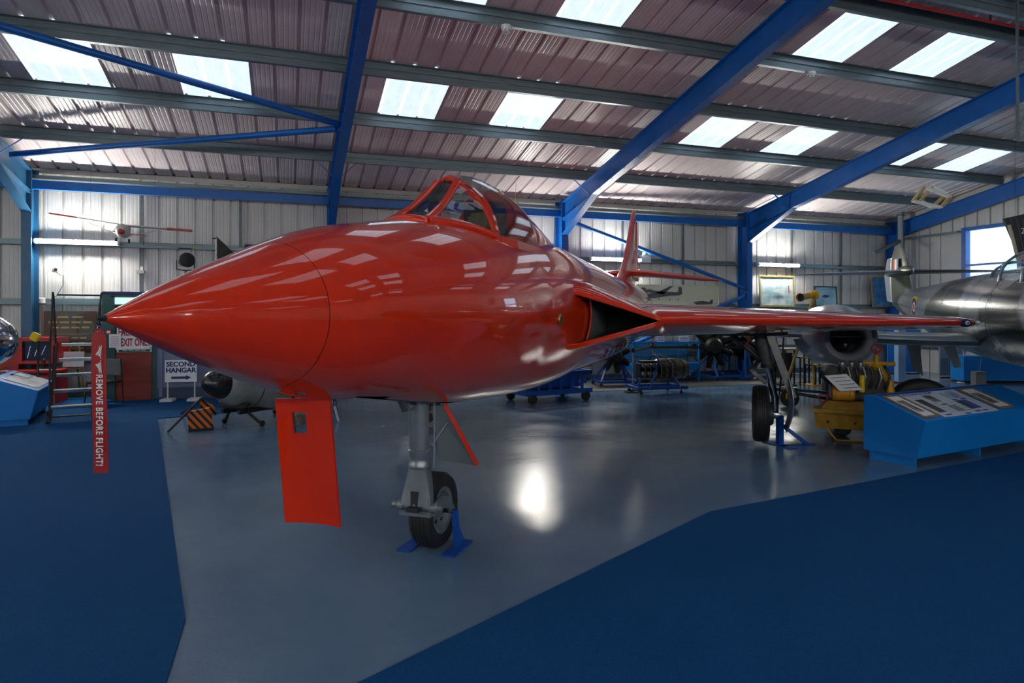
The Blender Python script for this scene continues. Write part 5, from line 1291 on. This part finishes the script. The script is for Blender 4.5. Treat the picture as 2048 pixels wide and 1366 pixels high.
# yellow horn on its stand
a = at(1600, 595, 15.2); b_ = at(1627, 590, 15.6); ft = onZ(1620, 745)
t = thing('yellow_horn', 'yellow horn-shaped cylinder on a pole beside the dark-framed painting', 'horn', (b_.x, b_.y, 0))
o_ = t.location; m = MB(); d_ = (b_-a); m.lathe([(.10, 0), (.095, .02), (.075, .2), (.07, d_.length), (.10, d_.length+.01), (.12, d_.length+.05)], a-o_, d_, 20, cap=False); m.build('horn', yellow, t, smooth=50)
m = MB(); m.lathe([(.085, .05), (.0, .06)], a-o_, d_, 20); m.build('horn_mouth', black, t)
m = MB(); m.tube([b_-o_-UZ*.05, b_-o_-UZ*.35-CR*.1, (0, 0, .02)], .025, 8); m.box((0, 0, .01), (.4, .4, .02)); m.build('pole', yellow, t)
m = MB(); m.tube([b_-o_-UZ*.18, b_-o_-UZ*.26-CR*.05], .028, 8); m.build('orange_band', orange, t)

# leaning yellow bar and black-framed steps
A, B = onZ(1572, 770), at(1605, 668, 12.3)
t = thing('yellow_bar', 'leaning yellow bar with orange ends behind the jet main gear', 'bar', (A.x, A.y, 0)); o_ = t.location
m = MB(); m.tube([UZ*.02, B-o_], .030, 10); m.build('bar', yellow, t, smooth=50)
for f0, f1 in ((.02, .12), (.82, .96)): m = MB(); m.tube([lerp(UZ*.02, B-o_, f0), lerp(UZ*.02, B-o_, f1)], .033, 10); m.build('orange_band', orange, t)
m = MB(); m.box((0, 0, .01), (.35, .35, .02)); m.build('foot', black, t)
A = onZ(1668, 770); t = thing('low_staging', 'black framed low steps with yellow-edged treads behind the silver nacelle', 'steps', (A.x, A.y, 0), R(-14))
for k in range(4):
    z_ = .86-.2*k; x0 = -1.0+.38*k
    m = MB(); m.box((x0, .2, z_), (.5, .5, .03)); m.build('tread', dark, t); m = MB(); m.box((x0, -.055, z_), (.5, .012, .04)); m.build('tread_edge', yellow, t)
    for s_ in (-.24, .24):
        for y_ in (-.03, .43): m = MB(); m.box((x0+s_, y_, z_/2), (.03, .03, z_)); m.build('leg', black, t)
m = MB(); m.box((-1.05, .45, .45), (.5, .02, .6)); m.build('back_panel', mat('panel_brown', (.08, .05, .04), .6), t)
# small tyre of the tow unit
A = onZ(1579, 814); t = thing('tow_wheel', 'small solid tyre in a yellow fork behind the jet main wheel', 'wheel', (A.x, A.y, 0), R(10))
m = MB(); m.lathe([(.09, -.05), (.15, -.06), (.165, -.03), (.165, .03), (.15, .06), (.09, .05)], (0, 0, .165), (1, .3, 0), 24); m.build('tyre', rubber, t, smooth=50)
m = MB(); m.lathe([(.0, -.04), (.09, -.03), (.09, .03), (0, .04)], (0, 0, .165), (1, .3, 0), 16); m.build('hub', yellow, t)
m = MB(); m.box((0, 0, .345), (.16, .22, .03)); m.box((-.07, 0, .25), (.012, .04, .2)); m.box((.08, 0, .25), (.012, .04, .2)); m.build('fork', yellow, t)

# ------------------------------------------------------------------ yellow engine cart
A = onZ(1700, 884); t = thing('engine_cart', 'yellow towable cart carrying a dirty engine, left of the blue display plinth', 'cart', (A.x+.12, A.y+.22, 0), -R(YAW)-R(24)); yw = yellow
m = MB(); m.loft([[Vector(p) for p in ((-.34, -.25, .16), (.55, -.25, .16), (.55, .5, .16), (-.34, .5, .16))], [Vector(p) for p in ((-.36, -.27, .36), (.57, -.27, .36), (.57, .52, .36), (-.36, .52, .36))]]); m.build('chassis', yw, t, bevel=.01)
for x in (-.2, .12): m = MB(); m.lathe([(.018, 0), (.018, .004)], (x, -.262, .25), (0, -1, .1), 10); m.build('tow_hole', black, t)
m = MB(); m.poly([(-.33, -.27, .36), (.4, -.27, .36), (.3, -.2, .52), (-.2, -.2, .52)], (0, .5, 0)); m.build('front_cowl', yw, t, bevel=.01)
m = MB(); m.box((-.0, -.31, .40), (.75, .04, .05)); m.build('bumper', yw, t)
m = MB(); m.lathe([(.07, -.14), (.095, -.12), (.095, .12), (.07, .14)], (-.02, -.22, .63), (1, 0, 0), 20); m.build('tank', mat('yellow_orange', (.62, .26, .01), .4), t, smooth=40)
for x in (-.10, .06): m = MB(); m.torus((x, -.22, .63), .097, .007, (1, 0, 0), 20, 6); m.build('tank_strap', yw, t)
m = MB(); m.torus((-.26, -.24, .56), .05, .009, (0, 1, .1), 16, 6); m.build('hand_wheel', ex_red, t, smooth=60)
m = MB(); m.box((.18, .1, .72), (.62, .45, .42)); m.build('engine_block', engd, t, bevel=.04)
m = MB(); m.lathe([(.10, -.1), (.13, -.08), (.13, .10), (.08, .12)], (-.14, -.02, .86), (.2, -1, 0), 20); m.build('fan_drum', black, t, smooth=40)
for k in range(7): m = MB(); m.tube([(-.05+.09*k, -.16, .98), (-.02+.09*k, -.2, .86), (-.06+.09*k, -.16, .70)], .016, 6); m.build('manifold_pipe', engs if k % 2 else engd, t, smooth=60)
for k in range(5): m = MB(); m.lathe([(.045, 0), (.05, .08), (.035, .12)], (-.02+.11*k, .0, .92), (0, -.2, 1), 12); m.build('cylinder_head', engs, t, smooth=40)
m = MB(); m.lathe([(.035, 0), (.035, .20), (.03, .22)], (.20, -.24, .66), UZ, 16); m.build('filter_tube', yellowg, t, smooth=40)
for k in range(3): m = MB(); m.torus((.20, -.24, .72+.06*k), .036, .004, UZ, 16, 5); m.build('tube_rib', yellowg, t)
m = MB(); m.lathe([(.05, 0), (.07, .04), (.03, .10), (.03, .2)], (.38, -.05, .94), UZ, 16); m.build('valve_body', yw, t, smooth=40)
m = MB(); m.tube([(.22, -.05, 1.03), (.60, -.02, 1.02)], .028, 10); m.build('cross_pipe', yw, t)
m = MB(); m.tube([(.40, -.05, .98), (.52, -.1, .80), (.56, -.15, .5)], .05, 10); m.build('side_pipe', yw, t, smooth=60)
m = MB(); m.torus((.38, -.05, 1.22), .055, .010, (0, 1, .1), 18, 6); m.tube([(.38, -.05, 1.10), (.38, -.05, 1.22)], .01, 6); m.beam((.33, -.05, 1.22), (.43, -.05, 1.22), .012); m.build('valve_wheel', ex_red, t, smooth=60)
m = MB(); m.poly([(-.24, -.30, .86), (.02, -.30, .89), (.20, -.36, .70), (-.06, -.36, .67)], (0, .006, .003)); m.build('label_board', paper, t)
for k in range(4): m = MB(); m.poly([(-.17+.05*k, -.318-.012*k, .838-.04*k), (.01+.05*k, -.318-.012*k, .86-.04*k), (.017+.05*k, -.321-.012*k, .85-.04*k), (-.163+.05*k, -.321-.012*k, .828-.04*k)], (0, -.002, 0)); m.build('text_line', grey, t)
for x, x2 in ((-.22, -.10), (.36, .22)): m = MB(); m.tube([(x, -.2, .17), (x2, -.24, .012)], .016, 8); m.build('prop_leg', yw, t)
m = MB(); m.tube([(-.10, -.24, .012), (.22, -.24, .012)], .014, 8); m.build('prop_foot', yw, t)
for x in (.0, .5): m = MB(); m.lathe([(.06, -.04), (.10, -.05), (.115, -.02), (.115, .02), (.10, .05), (.06, .04)], (x, .25, .115), (0, 1, 0), 20); m.build('wheel', rubber, t, smooth=40)
m = MB(); m.torus((-.86, -.0, .62), .045, .016, (0, .3, 1), 18, 8); m.tube([(-.82, 0, .62), (-.55, .02, .57), (-.2, .05, .52)], .022, 8); m.tube([(-.60, .03, .62), (-.2, .05, .60)], .018, 8); m.build('tow_bar', black, t, smooth=60)

# ------------------------------------------------------------------ the silver and green twin-engined jet at right
AX = Vector((.31, .95, 0)).normalized(); SB = Vector((-.95, .31, 0)).normalized()      # camera frame: aft, starboard (to the left)
def c2w(xc, zc, z=0): return CR*xc+CF*zc+UZ*z
O = c2w(7.10, 8.60)
t = thing('parked_jet', 'silver and dark green twin-engined jet with round intake at the right edge', 'aircraft', O); aftw = (CR*AX.x+CF*AX.y).normalized(); stbw = (CR*SB.x+CF*SB.y).normalized()
def Q(a, s_, z): return aftw*a+stbw*s_+UZ*z
silg = bpy.data.materials.new('weathered_skin'); silg.use_nodes = True; nt = silg.node_tree; b0 = nt.nodes['Principled BSDF']
tc = nt.nodes.new('ShaderNodeTexCoord'); nn = NZ(.55, 3, tc.outputs['Object'], .5)
nt.links.new(RAMP(nn, .49, (.30, .32, .33), .52, (.030, .038, .022)), b0.inputs['Base Color']); b0.inputs['Metallic'].default_value = .35; b0.inputs['Roughness'].default_value = .2
n4 = NZ(6, 5, tc.outputs['Object']); bp = nt.nodes.new('ShaderNodeBump'); bp.inputs['Strength'].default_value = .15; bp.inputs['Distance'].default_value = .01; nt.links.new(n4, bp.inputs['Height']); nt.links.new(bp.outputs[0], b0.inputs['Normal'])
sil = mat('silver_skin', (.33, .38, .42), .28, metal=.3, noise=.2, scale=3, bump=.05)
olive = mat('olive_paint', (.045, .055, .03), .4)
def rg(a, w, h, zc, n=40, sq=1.0): return [Q(a, w*math.sin(2*PI*k/n), zc+h*math.cos(2*PI*k/n)) for k in range(n)]
m = MB(); FS = [(-3.8, .05, .05, 1.5), (-3.5, .25, .28, 1.5), (-2.8, .45, .52, 1.53), (-1.5, .58, .66, 1.58), (0, .62, .70, 1.62), (2, .60, .68, 1.66), (3.5, .52, .60, 1.72), (5, .42, .48, 1.80), (6.5, .28, .34, 1.92), (7.8, .15, .20, 2.0), (8.4, .04, .06, 2.05)]
KA = [f[0] for f in FS]; secs = []
x = -3.8
while x < 8.4: secs.append(rg(x, catm(x, KA, [f[1] for f in FS]), catm(x, KA, [f[2] for f in FS]), catm(x, KA, [f[3] for f in FS]))); x += .2
m.loft(secs); m.build('fuselage', silg, t, smooth=60)
m = MB()
for q in (-1.2, .4, 1.3, 2.6):       # riveted joint bands
    w_, h_, z_ = catm(q, KA, [f[1] for f in FS]), catm(q, KA, [f[2] for f in FS]), catm(q, KA, [f[3] for f in FS])
    mm = MB(); mm.loft([rg(q, w_+.002, h_+.002, z_), rg(q+.012, w_+.002, h_+.002, z_)], caps=False); mm.build('skin_joint', dark, t)
rv = MB()
for q in (-1.15, .33, .46, 1.24, 1.36, 2.54, 2.66):
    w_, h_, z_ = catm(q, KA, [f[1] for f in FS]), catm(q, KA, [f[2] for f in FS]), catm(q, KA, [f[3] for f in FS])
    for k in range(44):
        an = PI*.05+PI*.9*k/43; rv.sphere(Q(q, w_*math.sin(an), z_+h_*math.cos(an)), .007, 4, m=3)
for q in range(40):
    x = -1.1+.07*q; rv.sphere(Q(x, catm(x, KA, [f[1] for f in FS])*.985, catm(x, KA, [f[3] for f in FS])+.12), .007, 4, m=3); rv.sphere(Q(x, catm(x, KA, [f[1] for f in FS])*.985, catm(x, KA, [f[3] for f in FS])-.12), .007, 4, m=3)
o_ = rv.build('rivets', steel, t); o_['kind'] = 'stuff'
# roundel bands on the rear fuselage
for q, w2, m_ in ((4.55, .42, yellowg), (4.60, .36, navy), (4.70, .20, white), (4.75, .12, mat('roundel_red2', (.5, .02, .02), .4))):
    w_, h_, z_ = catm(q, KA, [f[1] for f in FS]), catm(q, KA, [f[2] for f in FS]), catm(q, KA, [f[3] for f in FS])
    q_ = 4.78; mm = MB(); base = Q(q_, catm(q_, KA, [f[1] for f in FS])*.975, catm(q_, KA, [f[3] for f in FS])+.05)
    mm.lathe([(w2*.5, -.03), (w2*.5, .010+.02*(.42-w2)), (0, .012+.02*(.42-w2))], base, stbw, 28); mm.build('roundel_ring', m_, t)
# canopy (long framed)
def cano(a, w, h, zb, n=12): return [Q(a, w*math.cos(PI*k/n), zb+h*math.sin(PI*k/n)) for k in range(n+1)]
CN = [(1.55, .10, .06, 2.24), (1.1, .34, .30, 2.14), (.5, .42, .46, 2.10), (-.3, .44, .52, 2.08), (-1.0, .43, .50, 2.06), (-1.7, .36, .34, 2.02), (-2.3, .18, .10, 1.98)]
m = MB(); m.loft([cano(*c) for c in CN], closed=False, caps=False); m.build('canopy', glass, t, smooth=60)
for c in CN[1:-1]: m = MB(); m.tube(cano(c[0], c[1]+.003, c[2]+.003, c[3]), .018, 6); m.build('canopy_frame', steel, t)
for k in (0, 4, 8, 12): m = MB(); m.tube([cano(c[0], c[1]+.003, c[2]+.003, c[3])[k] for c in CN], .016, 6); m.build('canopy_frame', steel, t)
m = MB(); m.box(Q(-.2, 0, 2.0), (.5, .5, .5), rz=math.atan2(aftw.y, aftw.x)); m.build('cockpit_seat', black, t, bevel=.08)
# wings and nacelles
def mwing(sg):
    m = MB(); secs = []
    for y, c0, c1, th, z in ((.4, .9, 3.9, .20, 1.27), (1.6, .95, 3.8, .19, 1.29), (3.2, 1.1, 3.7, .16, 1.36), (4.6, 1.5, 3.4, .10, 1.60), (5.5, 1.9, 3.1, .05, 1.68), (5.65, 2.2, 2.9, .01, 1.70)):
        pts = []
        for i in range(10): u = (i/9)**1.7; pts.append((c0+(c1-c0)*u, th*2.3*(math.sqrt(u)-u)*.9+.004))
        secs.append([Q(a, sg*y, z+h) for a, h in pts]+[Q(a, sg*y, z-h) for a, h in pts[::-1]])
    m.loft(secs); m.build('wing', sil, t, smooth=50)
    NCY = 2.42; zc = 1.33; n = 36
    def nr(a, r, rz2=None): return [Q(a, sg*NCY+r*math.sin(2*PI*k/n), zc+(rz2 or r)*math.cos(2*PI*k/n)) for k in range(n)]
    m = MB(); pr = [(.55, .23), (.25, .22), (.02, .225), (-.04, .26), (-.06, .31), (-.03, .345), (.08, .40), (.3, .45), (.7, .49), (1.3, .51), (2.2, .50), (3.2, .44), (4.0, .33), (4.4, .25), (4.3, .22)]
    m.loft([nr(a, r) for a, r in pr], caps=False); m.build('nacelle', sil, t, smooth=60)
    m = MB(); m.lathe([(.255, 0), (.05, .01)], Q(.5, sg*NCY, zc), aftw, 30); m.build('intake_baffle', black, t)
    m = MB(); m.lathe([(.02, -.15), (.07, -.08), (.10, .05), (.10, .2)], Q(.3, sg*NCY, zc-.10), aftw, 20); m.build('starter_bullet', dark, t, smooth=50)
    m = MB(); m.tube([Q(.2, sg*NCY-.24, zc+.02), Q(.2, sg*NCY+.24, zc+.02)], .01, 6); m.build('intake_bar', steel, t)
    for q in (.75, 2.3): m = MB(); m.loft([nr(q, interp(q, [.7, 1.3, 2.2, 3.2], [.49, .51, .50, .44])+.003), nr(q+.01, interp(q, [.7, 1.3, 2.2, 3.2], [.49, .51, .50, .44])+.003)], caps=False); m.build('nacelle_joint', dark, t)
    # undercarriage
    wc = Q(1.5, sg*2.35, .42)
    m = MB(); m.lathe([(.24, -.09), (.34, -.115), (.40, -.09), (.425, -.04), (.425, .04), (.40, .09), (.34, .115), (.24, .09)], wc, stbw, 40, cap=False); m.build('main_tyre', rubber, t, smooth=45)
    m = MB(); m.lathe([(.0, -.08), (.1, -.09), (.2, -.05), (.25, -.09), (.25, .09), (.2, .05), (.1, .09), (0, .08)], wc, stbw, 30); m.build('wheel_hub', steel, t, smooth=35)
    m = MB(); m.tube([wc+stbw*.17*sg, Q(1.5, sg*2.45, 1.1)], .05, 12); m.build('main_leg', steel, t, smooth=50)
    m = MB(); m.poly([Q(1.1, sg*1.25, 1.33), Q(1.9, sg*1.25, 1.33), Q(1.85, sg*1.15, .80), Q(1.3, sg*1.15, .72)], stbw*.015); m.build('gear_door', mat('door_grey2', (.16, .18, .18), .4, metal=.3), t)
    m = MB(); m.poly([Q(1.2, sg*.75, 1.2), Q(1.8, sg*.75, 1.2), Q(1.75, sg*.6, .82), Q(1.4, sg*.6, .86)], aftw*.015); m.build('gear_door', mat('door_grey2', (.2, .2, .2), .4), t)
mwing(1); mwing(-1)
m = MB(); m.tube([Q(-2.9, 0, 1.1), Q(-2.9, 0, .3)], .05, 12); m.build('nose_leg', steel, t); m = MB(); m.lathe([(.12, -.06), (.24, -.07), (.27, 0), (.24, .07), (.12, .06)], Q(-2.9, 0, .27), stbw, 30); m.build('nose_tyre', rubber, t, smooth=45)
tyr = thing('spare_wheel', 'large black-tyred aircraft wheel standing behind the right blue display plinth', 'wheel', c2w((1842-1024)/1307*8.75, 8.75), -R(YAW)-R(25))
m = MB(); m.lathe([(.24, -.10), (.33, -.125), (.38, -.10), (.405, -.05), (.408, 0), (.405, .05), (.38, .10), (.33, .125), (.24, .10)], (0, 0, .408), (0, 1, 0), 48, cap=False); m.build('tyre', rubber, tyr, smooth=45)
m = MB(); m.lathe([(0, -.05), (.08, -.08), (.1, -.04), (.2, -.04), (.235, -.09), (.25, -.10), (.25, .10), (.235, .09), (.2, .04), (0, .05)], (0, 0, .408), (0, 1, 0), 36); m.build('wheel_hub', dark, tyr, smooth=35)
for s_ in (-1, 1): m = MB(); m.poly([(s_*.42, -.06, 0), (s_*.18, -.06, 0), (s_*.40, -.06, .14)], (0, .12, 0)); m.build('chock', black, tyr)
# tail: fin, tailplane on the fin, bullet
m = MB(); surf(m, [(Q(6.6, 0, 2.1), Q(8.6, 0, 1.9), stbw, .06), (Q(7.1, 0, 2.7), Q(8.8, 0, 2.7), stbw, .055), (Q(7.4, 0, 3.15), Q(8.7, 0, 3.15), stbw, .045), (Q(7.75, 0, 3.40), Q(8.35, 0, 3.42), stbw, .02)], 0); m.build('tail_fin', [olive], t, smooth=50)
m = MB(); surf(m, [(Q(8.62, 0, 2.0), Q(9.2, 0, 2.05), stbw, .03), (Q(8.78, 0, 2.7), Q(9.5, 0, 2.7), stbw, .03), (Q(8.70, 0, 3.15), Q(9.2, 0, 3.15), stbw, .02)], 0); m.build('rudder', sil, t, smooth=50)
for k, m_ in enumerate((navy, white, mat('flash_red', (.6, .03, .03), .4))):
    for s_ in (1, -1): mm = MB(); mm.poly([Q(7.55+.17*k, s_*.10, 2.78), Q(7.72+.17*k, s_*.10, 2.78), Q(7.77+.17*k, s_*.085, 3.05), Q(7.60+.17*k, s_*.085, 3.05)], stbw*s_*.006); mm.build('fin_flash', m_, t)
m = MB(); m.loft([rg(a, w_, w_, 2.72, 16) for a, w_ in ((6.8, .02), (7.0, .11), (7.5, .14), (8.4, .10), (9.2, .02))]); m.build('tail_bullet', olive, t, smooth=50)
for sg in (1, -1):
    m = MB(); surf(m, [(Q(7.2, sg*.05, 2.72), Q(8.7, sg*.05, 2.72), UZ, .06), (Q(7.5, sg*1.2, 2.72), Q(8.6, sg*1.2, 2.72), UZ, .045), (Q(7.8, sg*2.2, 2.72), Q(8.5, sg*2.2, 2.72), UZ, .02), (Q(8.05, sg*2.35, 2.72), Q(8.4, sg*2.35, 2.72), UZ, .005)], 0); m.build('tailplane', [sil, olive][sg < 0], t, smooth=50)

# ------------------------------------------------------------------ right end of the hangar
a = at(1865, 395, 15.6); t = thing('box_kite', 'open wooden box kite hanging below the roof at the right corner', 'kite', a)
kw = mat('kite_wood', (.50, .36, .16), .5, noise=.3, scale=10)
c8 = []
for k, (x, y) in enumerate(((1826, 402), (1848, 374), (1900, 394), (1882, 415))): c8.append(at(x, y, 15.3)-a); 
c9 = [at(x, y, 16.3)-a for x, y in ((1840, 402), (1864, 375), (1893, 388), (1864, 414))]
for ring_ in (c8, c9):
    for k in range(4): m = MB(); m.beam(ring_[k], ring_[(k+1) % 4], .05, .12, up=CF); m.build('frame_slat', [kw, white, kw, white][k], t)
for k in range(4): m = MB(); m.beam(c8[k], c9[k], .02, .02); m.build('spar', kw, t)
m = MB(); m.tube([c9[1], Vector((c9[1].x, c9[1].y, zr((a+c9[1]).y)-a.z-.02))], .003, 5); m.build('cord', white, t)
# dark chalked panel hanging at the right edge
a = at(2040, 470, 12.8); t = thing('chalked_panel', 'dark fabric aircraft tail piece with chalk marks hanging at the right edge', 'panel', a)
P4 = [(2008, 437), (2062, 425), (2110, 470), (2110, 516), (2036, 519), (2026, 480)]
m = MB(); m.poly([at(x, y, 12.8)-a for x, y in P4], CF*.05); m.build('fabric', mat('chalk_dark', (.02, .022, .03), .6, noise=.4, scale=20), t)
m = MB(); m.tube([at(x, y, 12.78)-a for x, y in ((2018, 450), (2026, 480), (2036, 519))], .03, 8); m.build('wooden_edge', mat('pale_wood', (.45, .36, .26), .5), t, smooth=60)
m = MB(); m.box(at(2075, 513, 12.79)-a, (.7, .03, .12), rz=-R(YAW)); m.build('red_band', ex_red, t)
for k in range(5): m = MB(); m.beam(at(2020+12*k, 436, 12.79)-a, at(2035+12*k, 500, 12.79)-a, .004, .003); m.build('chalk_line', grey, t)
text('2', .16, paper, t, frame_mtx(at(2046, 462, 12.785)-a, CR, UZ))
for px_ in (2030, 2085): p = at(px_, 432, 12.82)-a; m = MB(); m.tube([p, Vector((p.x, p.y, zr((a+p).y)-a.z-.02))], .003, 5); m.build('wire', dark, t)
# corner flue pipe and stub
a = onZ(1802, 745); p0, p1 = at(1801, 425, 19.6), at(1801, 488, 19.6)
t = thing('corner_pipe', 'pale vertical pipe in the far right corner above the camouflaged fin', 'pipe', p1)
m = MB(); m.tube([p0-p1+UZ*.1, Vector((0, 0, 0)), Vector((.02, -.05, -3.4))], .075, 14); m.build('pipe', mat('pipe_grey', (.35, .37, .38), .5), t, smooth=50)
m = MB(); m.lathe([(.10, 0), (.10, .04)], p0-p1-UZ*.1, UZ, 16); m.build('collar', galvd, t); m = MB(); m.tube([Vector((0, 0, .1)), at(1748, 507, 19.0)-p1], .055, 12); m.build('branch_pipe', galvd, t)
# smoke detectors
def detector(px, py, y, label):
    p = onY(px, py, y); z = zr(y)-.215
    k = (onY(px, py, y)); t = thing('smoke_detector', label, 'smoke detector', (k.x, y, z), 0, None)
    m = MB(); m.lathe([(.075, 0), (.075, -.04), (.058, -.06), (.058, -.09), (.025, -.11)], (0, 0, 0), UZ, 18); m.build('body', white, t, smooth=40)
    m = MB()
    for q in range(6): an = q*PI/3; m.box((math.cos(an)*.058, math.sin(an)*.058, -.075), (.008, .016, .018), rz=an)
    o_ = m.build('vents', black, t); o_['kind'] = 'stuff'
    m = MB(); m.tube([(-.12, 0, -.01), (-.05, 0, -.012), (0, 0, -.01), (.05, 0, -.012)], .006, 6); m.build('red_cable', ex_red, t)
detector(1012, 57, 8.66, 'white smoke detector with red cable under the purlin near the top centre')
detector(1622, 155, 8.66, 'white smoke detector with red cable under the purlin near the right roof lights')
# red sprinkler pipe between the ridge purlins
t = thing('ridge_cable', 'red fire-alarm cable running along the roof ridge at the top right', 'cable', (10, 6.96, zr(6.96)-.16))
m = MB(); m.tube([(-9, 0, 0), (7.5, 0, 0)], .022, 8); m.build('run', ex_red, t, smooth=60)
for k in range(8):
    m = MB(); m.box((-8+2*k, 0, .08), (.02, .02, .16)); m.build('hanger', galvd, t)
# hanging bracket at the right edge
a = at(2042, 240, 9.5); t = thing('heater_bracket', 'galvanised angle bracket hanging from the roof at the right edge', 'bracket', a)
q1, q2_, q3 = at(2034, 205, 9.5)-a, at(2036, 281, 9.5)-a, at(2075, 281, 9.5)-a
for A, B in ((Vector((q1.x, q1.y, zr((a+q1).y)-a.z)), q2_), (q2_, q3), (at(2050, 225, 9.5)-a, q2_+UZ*.12), (q3, Vector((q3.x, q3.y, zr((a+q3).y)-a.z)))):
    m = MB(); m.beam(A, B, .03, .03); m.build('angle_bar', galv, t)
# lower right background: screens, column, stands
def slab_thing(name, label, cat, x0, x1, yb, zt, m_, dep=.1, cap_=None):
    A, B = onZ(x0, yb), onZ(x1, yb); t = thing(name, label, cat, (A.x, A.y, 0), math.atan2(B.y-A.y, B.x-A.x)); L = (B-A).length
    m = MB(); m.box((L/2, dep/2, zt/2+.03), (L, dep, zt-.06)); m.build('panel', m_, t, bevel=.004)
    m = MB(); m.box((L/2, dep/2, .015), (L*.9, dep*1.5, .03)); m.build('foot', black, t); m = MB(); m.box((L/2, dep/2, zt), (L, dep*1.1, .02)); m.build('cap_rail', cap_ or m_, t); return t
brb = mat('screen_blue_bright', (.004, .16, .55), .5)
slab_thing('display_screen', 'bright blue display screen behind the silver wing, left of the pale post', 'screen', 1776, 1842, 748, 1.25, brb, .06)
slab_thing('square_post', 'pale blue square post standing behind the silver jet wing', 'post', 1797, 1812, 768, 1.35, mat('pale_blue', (.22, .36, .58), .5), .18)
slab_thing('display_screen', 'grey display screen under the silver jet, right of its gear door', 'screen', 1880, 1926, 756, 1.05, mat('screen_grey', (.16, .21, .27), .5), .05)
slab_thing('counter', 'long blue counter under the silver jet at the right edge', 'counter', 1928, 2120, 767, .66, bluel, .5)
A = onZ(1957, 775); t = thing('info_stand', 'grey metal box with a thin leaning pole before the blue counter', 'stand', (A.x, A.y, 0), -R(YAW))
m = MB(); m.box((0, 0, .19), (.24, .2, .36)); m.build('box', mat('stand_grey', (.14, .15, .16), .5), t, bevel=.01); m = MB(); m.tube([(0, 0, .37), (.01, -.02, .42), (.06, -.02, .8)], .008, 6); m.build('pole', chrome, t)
A = onZ(1925, 765); t = thing('barrier_post', 'thin chrome post on a white base between grey screen and blue counter', 'barrier', (A.x, A.y, 0))
m = MB(); m.lathe([(.12, 0), (.12, .015), (.02, .03)], (0, 0, 0), UZ, 20); m.build('base', white, t); m = MB(); m.tube([(0, 0, .02), (0, 0, .9)], .012, 8); m.build('post', chrome, t)
# lit green exit box beyond the silver jet
a = onX(1899, 571, 17.6); t = thing('exit_light', 'green lit exit sign on the right wall above the silver fuselage', 'light', (17.62, a.y, a.z-.1))
m = MB(); m.box((.03, 0, .1), (.06, .45, .2)); m.build('housing', white, t); m = MB(); m.box((-.004, 0, .1), (.006, .42, .17)); m.build('lit_panel', mat('exit_green', (.25, .75, .6)), t)
#@@END
